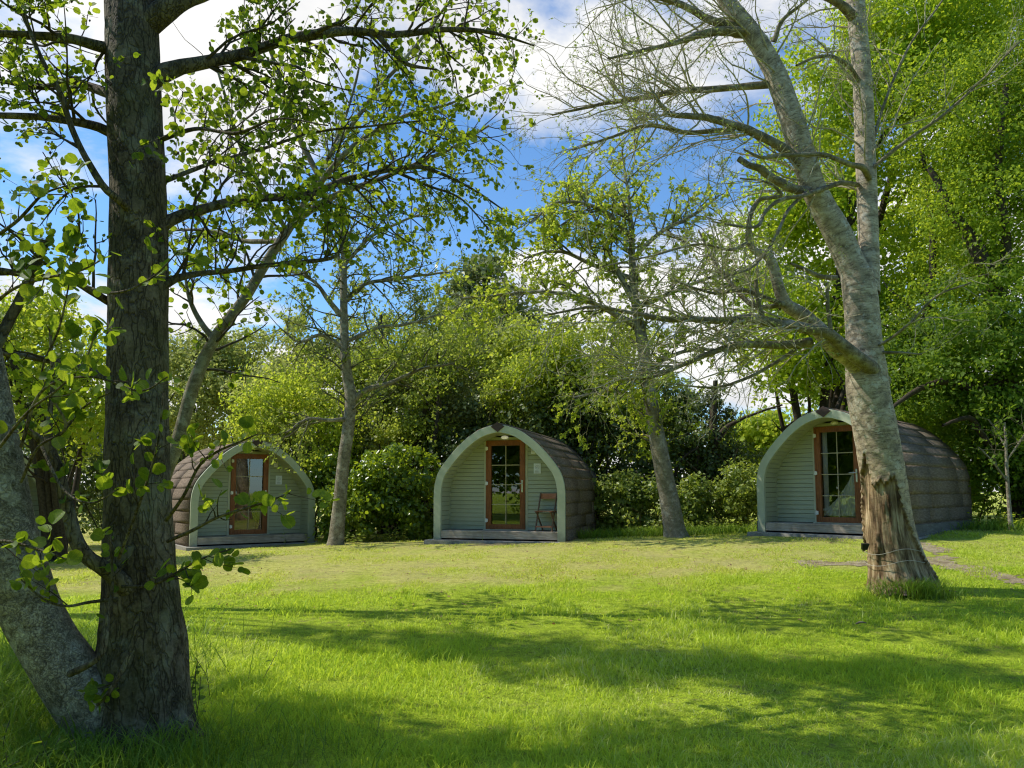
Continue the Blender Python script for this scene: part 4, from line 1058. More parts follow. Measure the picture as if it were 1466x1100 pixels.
# generic tree built from a traced trunk and traced limbs ------------------------------------------------
def thin(l, f): return [(u, v, Y, w * f) for u, v, Y, w in l]
def tree(name, label, trunk_px, limb_px, bark, twigm, leafm, lv1, lv2, lv3, leaf_n, leaf_s, tpl, group='trees on the lawn', sides=40, rings=150, bumpy=.012, pale=None, base=None, flare_a=.18, leaf_bias=(0, 0, .5), crown_name='crown'):
    tp = pxl(thin(trunk_px, .84)); b = base or base_of(tp)
    root = empty(name, b, label, 'tree', group)
    fl = lambda A, S: 1 + flare_a * np.exp(-S / .25) * (1 + .4 * np.cos(4 * A))
    dsp = lambda A, S, C: bumpy * 2 * (fbm(C * np.array([4, 4, 1.5]), 4) - .5) + bumpy * .6 * (fbm(C * np.array([16, 16, 9.]), 3) - .5)
    join_hero('trunk', [hero('t', tp, rings, sides, None, None, dsp, None, fl)], bark, root)
    lp, lr = limbs(limb_px, 24)
    tq = cr(np.array(tp), 24)
    tube_obj('limbs', [(lp, lr, 9)], bark, root)
    aP, aR = np.concatenate([lp, tq[None, :, :3]]), np.concatenate([lr, tq[None, :, 3]])
    out = []
    p1, r1 = grow(aP, aR, **lv1); p2, r2 = grow(p1, r1, **lv2)
    grp = [(p1, r1, 5), (p2, r2, 4)]
    if lv3: 
        p3, r3 = grow(p2, r2, **lv3); grp.append((p3, r3, 3))
    else: p3, r3 = p2, r2
    tube_obj('twigs', grp, twigm, root)
    P, D = twig_leaves(p3, r3, leaf_n, .15, .01)
    N = norm(rng.normal(size=P.shape) + np.array(leaf_bias))
    leaf_obj(crown_name, P, norm(D + np.array([0, 0, -.2])), N, rng.uniform(*leaf_s, len(P)), tpl, leafm, root)
    return root, (p1, p2, p3)

# ---------- 2. leaning pale trunk behind the alder
tree('leaning_tree', 'slender pale trunk leaning right, just behind the big dark trunk', 
     thin([(196, 840, 9.2, 46), (212, 760, 9.2, 36), (232, 690, 9.2, 33), (255, 630, 9.2, 30), (276, 555, 9.2, 28), (308, 484, 9.2, 26), (352, 425, 9.2, 24), (386, 368, 9.2, 21), (420, 318, 9.2, 17), (448, 265, 9.2, 13), (470, 225, 9.3, 9), (500, 150, 9.4, 7), (520, 60, 9.5, 5), (525, -60, 9.6, 3)], .74),
     [[(306, 486, 9.2, 9), (288, 462, 9.2, 8), (272, 430, 9.2, 6), (266, 400, 9.2, 4), (262, 360, 9.2, 2)],
      [(410, 330, 9.2, 7), (370, 260, 9., 6), (340, 200, 8.8, 5), (320, 130, 8.6, 4), (300, 60, 8.5, 3)],
      [(420, 318, 9.2, 11), (480, 280, 9.4, 9), (560, 250, 9.7, 7), (640, 215, 10., 5), (700, 180, 10.2, 3)],
      [(440, 285, 9.2, 10), (500, 215, 9., 8), (570, 170, 8.8, 6), (640, 150, 8.6, 4), (690, 130, 8.6, 2)],
      [(455, 250, 9.2, 9), (420, 180, 9.3, 7), (400, 110, 9.4, 5), (370, 30, 9.5, 3)],
      [(470, 225, 9.2, 8), (540, 130, 9.3, 6), (600, 60, 9.4, 5), (660, -20, 9.6, 3)],
      [(400, 345, 9.2, 9), (350, 345, 9.6, 7), (300, 330, 9.9, 5), (240, 330, 10.2, 3)]],
     M['limb'], M['twig'], M['l_alder'],
     dict(per_m=6.5, length=(.6, 1.5), ang=(.5, 1.2), npts=8, tmin=.3, wig=.16, rr=.5, rmin=.004, taper=.4, rmax=.02),
     dict(per_m=6.5, length=(.25, .7), ang=(.5, 1.2), npts=5, wig=.2, rr=.55, rmin=.0025, taper=.3), None, 4.5, (.045, .085), ROUND, leaf_bias=(-.4, .1, .6))

# ---------- 3. slim tree beside the left pod
tree('slim_tree', 'slim straight tree standing right of the left pod, mottled bark', 
     [(480, 785, 17.4, 27), (482, 765, 17.4, 24), (487, 715, 17.4, 22), (492, 660, 17.4, 21), (499, 610, 17.4, 20), (502, 570, 17.4, 19), (496, 530, 17.4, 17), (493, 480, 17.4, 15), (492, 430, 17.4, 13), (492, 370, 17.4, 10), (489, 310, 17.4, 7), (487, 240, 17.4, 5), (480, 160, 17.4, 3)],
     [[(504, 575, 17.4, 9), (525, 558, 17.4, 8), (560, 548, 17.6, 6), (600, 530, 17.8, 5), (650, 520, 18, 3)],
      [(488, 452, 17.4, 9), (470, 430, 17.3, 7), (445, 400, 17.2, 5), (400, 385, 17, 3)],
      [(496, 430, 17.4, 8), (520, 408, 17.5, 6), (560, 400, 17.8, 5), (640, 390, 18, 3)],
      [(500, 600, 17.4, 7), (470, 602, 17., 5), (440, 600, 16.6, 4), (410, 620, 16.4, 3)],
      [(492, 400, 17.4, 6), (480, 350, 17.3, 5), (470, 320, 17.2, 4), (455, 250, 17.1, 3)],
      [(493, 380, 17.4, 6), (530, 340, 17.3, 5), (570, 320, 17.2, 4), (620, 300, 17.1, 3)],
      [(494, 500, 17.4, 6), (460, 480, 17.2, 5), (430, 490, 17., 4), (400, 470, 16.9, 3)],
      [(495, 490, 17.4, 6), (540, 470, 17.3, 5), (580, 465, 17.2, 4), (630, 450, 17.1, 3)]],
     M['pale'], M['twig_green'], M['l_mid'],
     dict(per_m=7.5, length=(.6, 1.9), ang=(.6, 1.3), npts=7, tmin=.25, wig=.17, rr=.5, rmin=.006, taper=.4, rmax=.025),
     dict(per_m=6., length=(.3, .8), ang=(.5, 1.2), npts=5, wig=.2, rr=.55, rmin=.004, taper=.3), None, 13., (.04, .09), FOLD)

# ---------- 4. curved trunk between the middle and right pods
tree('curved_tree', 'grey trunk curving left between the middle and right pods, yellow green leaves', 
     [(969, 776, 16.3, 41), (965, 755, 16.3, 34), (958, 715, 16.3, 32), (950, 675, 16.3, 30), (942, 635, 16.3, 28), (934, 590, 16.3, 25), (928, 550, 16.3, 23), (922, 505, 16.3, 21), (915, 465, 16.3, 18), (908, 420, 16.3, 15), (905, 370, 16.3, 12), (903, 320, 16.3, 9), (898, 270, 16.3, 6), (890, 215, 16.3, 3)],
     [[(920, 470, 16.3, 10), (890, 455, 16.2, 9), (850, 435, 16, 7), (800, 420, 15.8, 6), (740, 420, 15.6, 4), (660, 428, 15.4, 3)],
      [(906, 430, 16.3, 9), (885, 390, 16.4, 8), (872, 360, 16.5, 6), (850, 310, 16.6, 4), (830, 270, 16.7, 3)],
      [(928, 545, 16.3, 8), (900, 548, 16, 6), (870, 560, 15.7, 5), (820, 570, 15.5, 3)],
      [(925, 530, 16.3, 7), (960, 510, 16.5, 6), (1000, 500, 16.7, 5), (1060, 505, 16.9, 3)],
      [(905, 370, 16.3, 7), (950, 330, 16.2, 6), (990, 310, 16.1, 5), (1030, 280, 16., 3)],
      [(904, 340, 16.3, 7), (860, 300, 16., 6), (800, 290, 15.8, 4), (760, 320, 15.6, 3)],
      [(912, 440, 16.3, 8), (960, 420, 16.3, 6), (1010, 400, 16.3, 5), (1060, 390, 16.3, 3)],
      [(908, 400, 16.3, 8), (850, 380, 16.6, 6), (800, 360, 16.8, 5), (750, 370, 17., 3)]],
     M['white'], M['twig_green'], M['l_yellow'],
     dict(per_m=8.5, length=(.6, 1.8), ang=(.5, 1.2), npts=7, tmin=.22, wig=.17, rr=.5, rmin=.006, taper=.4, rmax=.025),
     dict(per_m=6.5, length=(.3, .85), ang=(.5, 1.2), npts=5, wig=.2, rr=.55, rmin=.004, taper=.3), None, 22., (.045, .10), FOLD)

# ---------- 5. split grey trunk at right, nearly bare
def r_torn(A, S, C, P):
    z = P[:, 2][:, None] + 0 * A
    ang = np.angle(np.exp(1j * (A - math.radians(262))))          # camera side of the trunk
    top = np.interp(ang, [-2.2, -1.6, -1.0, -.85, -.1, .2, .4, .75, 1.1, 1.6], [.9, 1.75, 2.02, 1.60, 1.66, 1.62, 1.28, .95, .62, .25]) + .22 * (fbm(np.stack([np.cos(A) * 7, np.sin(A) * 7, z * .6], -1), 3) - .5) + .10 * (fbm(np.stack([np.cos(A) * 22, np.sin(A) * 22, z * 2], -1), 2) - .5)
    edge = .5 + (top - z) * 2.6
    side = .72 + 1.3 * (fbm(C * np.array([11, 11, 1.5]), 4) - .5)
    return np.clip(np.minimum(edge, side), 0, 1)
RT = [(1288, 862, 9.65, 100), (1286, 838, 9.7, 86), (1279, 800, 9.7, 74), (1272, 760, 9.7, 67), (1268, 720, 9.7, 63), (1264, 680, 9.7, 60), (1257, 640, 9.7, 59), (1250, 600, 9.7, 59), (1243, 565, 9.7, 58), (1240, 530, 9.7, 55), (1237, 495, 9.7, 49), (1235, 460, 9.7, 47), (1231, 420, 9.7, 46), (1226, 390, 9.7, 43)]
LS = [(1226, 396, 9.7, 42), (1214, 368, 9.7, 39), (1198, 332, 9.68, 38), (1180, 300, 9.66, 36), (1164, 268, 9.64, 35), (1152, 230, 9.62, 34), (1140, 190, 9.6, 34), (1126, 150, 9.6, 33), (1112, 110, 9.6, 31), (1092, 72, 9.6, 29), (1070, 40, 9.6, 27), (1045, 8, 9.6, 24), (1010, -50, 9.6, 20), (970, -140, 9.6, 14), (940, -240, 9.6, 8)]
RS = [(1242, 420, 9.72, 34), (1244, 380, 9.76, 29), (1243, 330, 9.8, 28), (1241, 270, 9.84, 28), (1238, 200, 9.88, 28), (1235, 120, 9.9, 27), (1228, 40, 9.95, 26), (1222, -20, 10, 25), (1210, -120, 10, 20), (1200, -260, 10, 10)]
LL = [(1246, 550, 9.68, 36), (1222, 518, 9.6, 27), (1196, 498, 9.5, 25), (1172, 472, 9.42, 23), (1150, 452, 9.36, 21), (1126, 436, 9.32, 18), (1115, 412, 9.3, 16), (1108, 385, 9.28, 15), (1098, 366, 9.26, 13), (1082, 360, 9.24, 10), (1072, 345, 9.22, 7), (1074, 322, 9.2, 5)]
rt = pxl(RT); rb = base_of([rt[1]])
right = empty('split_trunk_tree', rb, 'grey trunk split in two with torn rotten bark at its foot, bare twigs, at right', 'tree', 'trees on the lawn')
sm = lambda A, S, C: .02 * (fbm(C * np.array([4, 4, 1.5]), 4) - .5) + .008 * (fbm(C * np.array([14, 14, 14.]), 3) - .5)
rfl = lambda A, S: 1 + .16 * np.exp(-S / .3) * (1 + 1.0 * np.cos(3 * A + .3)) + .22 * np.exp(-S / .35) * np.exp(-(np.angle(np.exp(1j * (A + .35))) / .45)**2)
join_hero('trunk', [hero('t', rt, 380, 120, None, None, lambda A, S, C: sm(A, S, C) + .012 * (fbm(C * np.array([22, 22, 2.5]), 4) - .5) * np.clip(1.6 - S * .6, 0, 1), r_torn, rfl),
                    hero('t', pxl(LS), 240, 60, None, None, sm), hero('t', pxl(RS), 220, 56, None, None, sm), hero('t', pxl(LL), 180, 56, None, None, sm)], M['right'], right)
RL = [
 [(1262, 548, 9.7, 30), (1246, 527, 9.5, 27), (1222, 508, 9.32, 23), (1196, 486, 9.2, 20), (1180, 474, 9.1, 19), (1150, 470, 9.05, 18), (1110, 463, 9., 17), (1075, 456, 8.95, 16), (1040, 460, 8.9, 13), (995, 458, 8.85, 11), (950, 456, 8.8, 9), (900, 448, 8.7, 7), (850, 440, 8.6, 5), (780, 452, 8.5, 3)],
 [(1160, 490, 9.3, 16), (1120, 494, 9.2, 14), (1060, 494, 9.1, 12), (1020, 505, 9.0, 10), (970, 525, 8.9, 8), (930, 540, 8.8, 6), (880, 545, 8.7, 3)],
 [(1092, 455, 9., 9), (1085, 430, 8.95, 7), (1081, 400, 8.9, 6)],
 [(1190, 478, 9.1, 8), (1186, 440, 9.05, 7), (1184, 405, 9., 5)],
 [(1150, 240, 9.6, 18), (1125, 215, 9.5, 16), (1085, 193, 9.4, 15), (1055, 182, 9.3, 13), (1010, 170, 9.2, 12), (965, 165, 9.1, 9), (945, 148, 9., 7), (930, 125, 9., 4)],
 [(1052, 186, 9.3, 10), (1020, 188, 9.4, 9), (980, 190, 9.4, 8), (930, 180, 9.4, 7), (880, 195, 9.4, 5), (820, 215, 9.3, 3)],
 [(1112, 120, 9.6, 14), (1070, 124, 9.7, 12), (1020, 128, 9.8, 11), (960, 132, 9.9, 10), (910, 142, 10, 8), (860, 150, 10, 6), (790, 165, 10.1, 3)],
 [(1075, 48, 9.6, 18), (1040, 45, 9.5, 16), (1000, 50, 9.4, 14), (975, 60, 9.35, 10), (930, 70, 9.3, 7), (870, 85, 9.2, 4)],
 [(1060, 42, 9.6, 18), (1020, 30, 9.5, 14), (985, 12, 9.4, 12), (945, -4, 9.3, 9), (890, -20, 9.2, 6)],
 [(1108, 60, 9.6, 9), (1120, 30, 9.5, 7), (1150, 5, 9.4, 5), (1180, -20, 9.3, 3)],
 [(1226, 30, 9.95, 18), (1208, 10, 9.8, 16), (1190, -2, 9.7, 14), (1165, -15, 9.6, 12), (1120, -60, 9.4, 8)],
 [(1228, 265, 9.8, 9), (1205, 262, 9.6, 8), (1180, 270, 9.5, 8), (1150, 280, 9.3, 7), (1115, 288, 9.1, 7), (1095, 305, 9.0, 6), (1085, 325, 8.9, 6), (1060, 325, 8.8, 4), (1020, 318, 8.7, 3)],
 [(1244, 255, 9.7, 13), (1235, 240, 9.5, 11), (1215, 235, 9.4, 9), (1180, 222, 9.3, 8), (1140, 222, 9.2, 7), (1095, 226, 9.1, 6), (1065, 214, 9., 3)],
 [(1168, 275, 9.6, 14), (1140, 272, 9.5, 16), (1110, 258, 9.4, 14), (1080, 240, 9.3, 12), (1056, 226, 9.25, 10)],
 [(1070, 345, 9.22, 9), (1072, 320, 9.1, 8), (1078, 300, 9.1, 8), (1090, 285, 9.1, 7), (1120, 280, 9.0, 6), (1100, 262, 8.9, 4), (1060, 255, 8.8, 3)],
 [(1070, 348, 9.2, 6), (1045, 358, 9.1, 5), (1000, 350, 9., 4), (940, 365, 8.9, 3), (870, 380, 8.8, 2)],
 [(1130, 440, 9.3, 10), (1100, 428, 9.2, 8), (1060, 415, 9.2, 7), (1020, 420, 9.1, 5), (960, 400, 9., 3)],
 [(1126, 436, 9.3, 10), (1080, 438, 9.4, 8), (1045, 405, 9.5, 7), (1020, 370, 9.6, 5), (1000, 330, 9.7, 3)],
 [(1197, 398, 9.6, 10), (1175, 396, 9.5, 8), (1150, 385, 9.4, 6), (1132, 378, 9.3, 4)],
 [(1246, 500, 9.6, 6), (1270, 488, 9.4, 5), (1300, 465, 9.2, 5), (1340, 425, 9, 4), (1390, 405, 8.9, 3)],
 [(1250, 505, 9.6, 6), (1285, 505, 9.4, 4), (1320, 508, 9.3, 3)],
 [(1240, 250, 9.8, 8), (1262, 230, 9.7, 7), (1300, 200, 9.6, 6), (1350, 165, 9.5, 5), (1400, 120, 9.4, 4), (1460, 60, 9.3, 3)],
 [(1242, 240, 9.8, 6), (1262, 160, 9.9, 5), (1300, 70, 10, 4), (1350, 0, 10, 3)],
 [(1238, 130, 9.9, 8), (1215, 95, 9.7, 7), (1180, 80, 9.6, 6), (1140, 95, 9.5, 4)],
 [(1166, 265, 9.6, 7), (1130, 300, 9.2, 6), (1110, 340, 9., 5), (1080, 380, 8.8, 4), (1030, 400, 8.6, 3)],
 [(1150, 492, 9.3, 7), (1110, 520, 9.3, 6), (1060, 545, 9.2, 5), (1020, 555, 9.1, 4), (960, 550, 9., 2)],
]
RP, RR_ = limbs([thin(l, .86) for l in RL], 30)
rbig = RR_[:, 0] > .05
bV, bq = merge([tubes(RP[rbig], RR_[rbig], 14), tubes(RP[~rbig], RR_[~rbig], 8)])
np_mesh('limbs', bV, bq, M['limb'], right, {'tc': ('FLOAT_VECTOR', bV), 'torn': ('FLOAT', np.zeros(len(bV)))}, True)
lsq = cr(np.array(pxl(LS)), 30); rsq = cr(np.array(pxl(RS)), 30)
sP = np.concatenate([RP, lsq[None, :, :3], rsq[None, :, :3]]); sR = np.concatenate([RR_, lsq[None, :, 3], rsq[None, :, 3]])
leftb = (-.9, -.2, .05)
hv = [0, 1, 4, 5, 6, 7, 8, 9, 10, 17, len(RL), len(RL) + 1]; lt = [i for i in range(len(sP)) if i not in hv]
ga = grow(sP[hv], sR[hv], 9., (.7, 2.2), (.45, 1.15), 9, .18, 1., -.005, .17, .45, .0035, bias=leftb, taper=.4, rmax=.014)
gb_ = grow(sP[lt], sR[lt], 3.6, (.5, 1.7), (.45, 1.15), 9, .3, 1., -.005, .17, .45, .0035, bias=leftb, taper=.4, rmax=.012)
q1, s1 = np.concatenate([ga[0], gb_[0]]), np.concatenate([ga[1], gb_[1]])
q2, s2 = grow(q1, s1, 6.0, (.3, .95), (.4, 1.1), 7, .12, 1., .0, .2, .55, .0026, bias=(-.5, 0, 0), taper=.4)
q3, s3 = grow(q2, s2, 5.6, (.1, .42), (.4, 1.1), 5, .15, 1., .02, .2, .6, .0019, taper=.3)
tube_obj('twigs', [(q1, s1, 6), (q2, s2, 4), (q3, s3, 3)], M['twig_grey'], right)
P, D = twig_leaves(q3, s3, 3.6, .2, .004)
leaf_obj('buds', P, D, norm(rng.normal(size=P.shape) + np.array([0, 0, .6])), rng.uniform(.014, .042, len(P)), OVAL, M['l_bud'], right)
print('right twigs', len(q1), len(q2), len(q3))

# strung garden lamps on that trunk
def garden_lamp(label, p, yaw, tilt):
    r = empty('garden_lamp', p, label, 'garden lamp', 'black lamps by the split trunk', yaw)
    mb = MB(); c, s = math.cos(tilt), math.sin(tilt)
    def q(x_, y_, z_): return (x_, c * y_ - s * z_, s * y_ + c * z_)
    mb.hexa([q(-.035, -.015, -.04), q(.035, -.015, -.04), q(.035, .02, -.04), q(-.035, .02, -.04), q(-.05, -.025, .045), q(.05, -.025, .045), q(.05, .015, .045), q(-.05, .015, .045)])
    mb.build('lamp_head', M['black'], r, bevel=.006)
    mb = MB(); mb.tube([(0, .02, -.02), (.03, .06, -.05), (.06, .12, -.06)], .012, 8); mb.build('bracket', M['black'], r)
    return r
pl = at(1238, 783, 9.38); garden_lamp('small black lamp fixed to the torn trunk at knee height', pl, math.radians(10), .25)
pl2 = gp(1241, 822); pl2 = np.array([pl2[0] - .10, 9.5, 0]); pl2[2] = float(gz(pl2[0], pl2[1]))
r = empty('spike_lamp', pl2, 'small black lamp on a ground spike left of the torn trunk', 'garden lamp', 'black lamps by the split trunk')
mb = MB(); mb.tube([(.03, 0, -.05), (.02, 0, .10), (-.01, 0, .17)], [.008, .01, .012], 8); mb.build('spike', M['black'], r)
mb = MB(); mb.tube([(-.06, -.03, .135), (-.02, 0, .175), (.0, .01, .20), (.01, .02, .215)], [.03, .042, .035, .012], 12); mb.build('lamp_head', M['black'], r, True)
# wire wound round the trunk
def ring_wire(z0, z1, turns, off):
    pts = []
    for i in range(int(60 * turns) + 1):
        a = i / 60 * 2 * math.pi; z = z0 + (z1 - z0) * i / (60 * turns) + .03 * math.sin(3 * a)
        q = cr(np.array(rt), 200); k = np.argmin(np.abs(q[:, 2] - z)); c = q[k]
        f = 1 + .0
        pts.append((c[0] + (c[3] + off) * math.cos(a), c[1] + (c[3] + off) * math.sin(a), z))
    return pts
mb = MB(); mb.tube(ring_wire(.52, .86, 2.4, .012), .0035, 5); w_ = mb.build('wire', M['wire'])
tag(w_, 'thin pale wire wound around the foot of the torn trunk', 'wire')

# ---------- 6. sapling by the right pod
tree('sapling', 'thin young tree with pale stem at the right edge beyond the pod',
     [(1450, 778, 15.5, 9), (1446, 740, 15.5, 7), (1443, 700, 15.5, 6), (1441, 660, 15.5, 5), (1440, 630, 15.5, 4), (1438, 605, 15.5, 3)],
     [[(1442, 690, 15.5, 3), (1420, 660, 15.4, 3), (1400, 640, 15.3, 2)], [(1441, 660, 15.5, 3), (1462, 630, 15.4, 3), (1480, 600, 15.3, 2)], [(1440, 640, 15.5, 3), (1425, 615, 15.6, 2), (1415, 600, 15.6, 2)]],
     M['pale'], M['twig_green'], M['l_shade'],
     dict(per_m=4.5, length=(.4, 1.1), ang=(.6, 1.3), npts=6, tmin=.3, wig=.17, rr=.6, rmin=.004, taper=.3, rmax=.012),
     dict(per_m=6, length=(.2, .5), ang=(.5, 1.2), npts=4, wig=.2, rr=.6, rmin=.003, taper=.3), None, 3.5, (.06, .12), FOLD, sides=14, rings=60, bumpy=.004)
# ------------------------------------------------------------------ trees and bushes behind
def blob(u, v, Y, wpx, hpx, dep=.8):
    c = at(u, v, Y); rx = wpx / 2 * Y / FPX; return (c, (rx, rx * dep, hpx / 2 * Y / FPX))
def mass(name, label, cat, blobs, n, size, mat, group, clump_r, tpl=FOLD, clumps=120, shell=.5, base=None, stems=None, stemm='twig', kind=None, up=.35, sub=None):
    b = base or (float(np.mean([q[0][0] for q in blobs])), float(np.mean([q[0][1] for q in blobs])), 0.)
    b = (b[0], b[1], float(gz(b[0], b[1])))
    root = empty(name, b, label, cat, group)
    P, N = clump_cloud(blobs, n, clump_r, shell, clumps, up)
    g_ = gz(P[:, 0], P[:, 1]); ok = P[:, 2] > g_ + .02; P, N = P[ok], N[ok]
    D = norm(rng.normal(size=P.shape) + np.array([0, 0, -.25]))
    leaf_obj('crown' if cat == 'tree' else 'foliage', P, D, N, rng.uniform(size[0], size[1], len(P)), tpl, mat, root)
    # stems run from the foot up into each blob
    if stems:
        lines = []
        for (c, r) in blobs:
            for k in range(stems):
                e = np.array(c) + rng.normal(size=3) * np.array(r) * .45
                s = np.array([b[0] + rng.normal() * .12 * (1 if cat == 'tree' else 4), b[1] + rng.normal() * .12, b[2] - .1])
                if cat != 'tree': s = np.array([c[0] + rng.normal() * r[0] * .5, c[1] + rng.normal() * r[1] * .3, 0]); s[2] = float(gz(s[0], s[1])) - .05
                m = (s + e) / 2 + rng.normal(size=3) * .12 * np.linalg.norm(e - s)
                lines.append(cr(np.array([s, m, e]), 12))
        Pp = np.array(lines); h = np.linalg.norm(Pp[:, -1] - Pp[:, 0], axis=1)
        R0 = np.clip(h * (.022 if cat == 'tree' else .007), .008, .16)
        Rp = R0[:, None] * np.linspace(1, .2, 12)[None]
        a, ar = grow(Pp, Rp, 1.2, (.5, 2.0), (.5, 1.1), 6, .25, 1., .02, .18, .5, .006, taper=.4, rmax=.05)
        tube_obj('trunk' if cat == 'tree' else 'stems', [(Pp, Rp, 8), (a, ar, 4)], M[stemm], root)
    return root

# big spring green trees behind the right pod
G = 'trees behind the pods'
mass('broadleaf_tree', 'tall bright green tree filling the sky behind the split trunk', 'tree',
     [blob(1150, 350, 21, 260, 300), blob(1120, 290, 21, 130, 150), blob(1130, 500, 21, 160, 160), blob(1230, 170, 21, 330, 330), blob(1300, 60, 20.5, 330, 300), blob(1360, 40, 21, 420, 330), blob(1160, 470, 21, 230, 190), blob(1330, 300, 22, 360, 330), blob(1270, 470, 21.5, 300, 220), blob(1400, -150, 22, 420, 300)],
     105000, (.08, .16), M['l_bright'], G, .8, FOLD, 520, .25, (8.6, 21.5, 0), 1, 'twig', up=.5)
mass('broadleaf_tree', 'deep green tree with drooping boughs at the right edge above the pod', 'tree',
     [blob(1440, 300, 17.5, 300, 300), blob(1500, 120, 18, 300, 330), blob(1370, 420, 18, 200, 160), blob(1400, 180, 18, 260, 300)],
     72000, (.05, .10), M['l_boughs'], G, .6, FOLD, 480, .3, (11.6, 17.6, 0), 0, 'twig', up=.5)
mass('broadleaf_tree', 'shady green tree hanging low over the right end of the pod behind the split trunk', 'tree',
     [blob(1400, 500, 17, 300, 220), blob(1500, 560, 17, 300, 260), blob(1340, 580, 17.5, 190, 130), blob(1420, 640, 17, 150, 130), blob(1300, 520, 18.5, 180, 150)],
     42000, (.06, .12), M['l_shade'], G, .5, FOLD, 330, .3, (12.3, 17.2, 0), 1, 'twig', up=.5)
# hand traced dark boughs of that tree
lp, lr = limbs([[(1470, 760, 17.3, 34), (1452, 620, 17.3, 30), (1435, 500, 17.3, 28), (1425, 430, 17.3, 26), (1395, 350, 17.3, 20), (1360, 300, 17.4, 14), (1330, 240, 17.5, 8)],
                [(1440, 540, 17.3, 18), (1400, 560, 17, 16), (1360, 545, 16.8, 12), (1310, 560, 16.6, 8), (1270, 590, 16.4, 4)],
                [(1430, 450, 17.3, 16), (1440, 350, 17.2, 14), (1430, 250, 17.1, 10), (1440, 120, 17, 8)],
                [(1450, 610, 17.3, 14), (1420, 640, 16.8, 10), (1390, 600, 16.5, 8), (1350, 610, 16.3, 4)],
                [(1440, 520, 17.3, 12), (1462, 480, 17.2, 10), (1500, 440, 17.1, 8)]], 24)
root = [o for o in COL.objects if o.get('label', '').startswith('deep green tree')][0]
tube_obj('trunk', [(lp, lr, 9)], M['twig'], root)
mass('broadleaf_tree', 'far yellow tree rounded above the hedge left of the right pod', 'tree', [blob(1085, 628, 34, 120, 80), blob(1130, 640, 34, 110, 70)], 5000, (.18, .34), M['l_yellow'], G, .8, FOLD, 60, .3, (11.5, 34, 0), 2, 'twig')
mass('pine_tree', 'grey green pine whose rounded top stands above the wood', 'tree', [blob(690, 415, 28, 110, 110), blob(665, 470, 28, 150, 110), blob(715, 480, 28, 170, 120), blob(690, 560, 28, 220, 150)], 15000, (.16, .34), M['l_pine'], G, .75, OVAL, 120, .3, (-1.1, 28, 0), 2, 'twig', up=.6)
mass('evergreen_tree', 'broad dark evergreen behind the slim tree and the middle pod', 'tree',
     [blob(600, 520, 23, 220, 150), blob(560, 600, 22, 230, 180), blob(650, 590, 22, 220, 190), blob(700, 640, 21.5, 160, 160), blob(640, 470, 24, 150, 110), blob(520, 500, 24, 130, 110)],
     44000, (.06, .13), M['l_pine'], G, .6, FOLD, 330, .4, (-3.2, 22.5, 0), 2, 'twig')
mass('broadleaf_tree', 'olive green tree over the middle pod, lit yellow at its top', 'tree',
     [blob(800, 520, 21.5, 200, 130), blob(770, 580, 21, 180, 140), blob(860, 575, 21, 190, 130), blob(745, 510, 22, 130, 110), blob(880, 500, 22, 130, 90)],
     22000, (.07, .15), M['l_olive'], G, .55, FOLD, 220, .4, (1.6, 21.5, 0), 2, 'twig')
mass('willow_bush', 'pale feathery bush rising behind the left pod', 'bush',
     [blob(335, 560, 24, 170, 150), blob(275, 580, 24, 130, 150), blob(395, 590, 23, 150, 150), blob(300, 520, 24.5, 120, 90), blob(420, 540, 24, 110, 110), blob(345, 500, 24.6, 120, 80), blob(440, 490, 24.6, 120, 90), blob(250, 510, 24.6, 100, 80)],
     32000, (.07, .15), M['l_willow'], 'bushes behind the pods', .55, FOLD, 220, .3, None, 3, 'twig')
mass('broadleaf_tree', 'yellow green tree seen left of the big dark trunk', 'tree',
     [blob(90, 520, 15, 180, 170), blob(30, 470, 15, 160, 160), blob(110, 600, 15, 150, 130), blob(-40, 540, 15, 160, 200)],
     13000, (.06, .13), M['l_yellow'], G, .5, FOLD, 150, .35, (-9.2, 15.2, 0), 2, 'twig')
Bg = 'bushes behind the pods'
mass('hazel_bush', 'yellow green leafy bush above and right of the left pod, behind the slim tree', 'bush',
     [blob(420, 570, 20.5, 150, 120), blob(470, 620, 20, 110, 120), blob(380, 600, 21, 120, 110)],
     9000, (.06, .12), M['l_yellow'], Bg, .5, FOLD, 110, .3, None, 3, 'twig')
mass('broadleaf_tree', 'olive leaf clumps added to lighten the dark evergreen between left and middle pods', 'tree',  # sparse paler leaves put in to brighten the dull evergreen mass
     [blob(545, 500, 21.2, 140, 110), blob(610, 540, 21, 130, 110), blob(590, 610, 20.6, 140, 100), blob(650, 500, 21.4, 110, 90), blob(500, 540, 21.4, 100, 110)],
     11000, (.06, .12), M['l_olive'], G, .5, FOLD, 150, .2, (-3.4, 21, 0), 2, 'twig')
mass('hazel_bush', 'light green spray of leaves just above the middle pod roof', 'bush',
     [blob(745, 540, 20.2, 120, 90), blob(850, 545, 20.4, 150, 90), blob(790, 500, 20.6, 120, 80)],
     6000, (.06, .12), M['l_yellow'], Bg, .5, FOLD, 80, .3, None, 3, 'twig')
mass('laurel_bush', 'glossy laurel with bright yellow green tips, left of the middle pod', 'bush',
     [blob(570, 690, 18.6, 120, 110), blob(600, 730, 18.4, 90, 90), blob(530, 720, 18.6, 100, 100), blob(490, 735, 18.8, 70, 80), blob(480, 690, 19.8, 70, 90)],
     13000, (.08, .15), M['l_laurel'], Bg, .36, FOLD, 130, .5, None, 3, 'twig', up=.6)
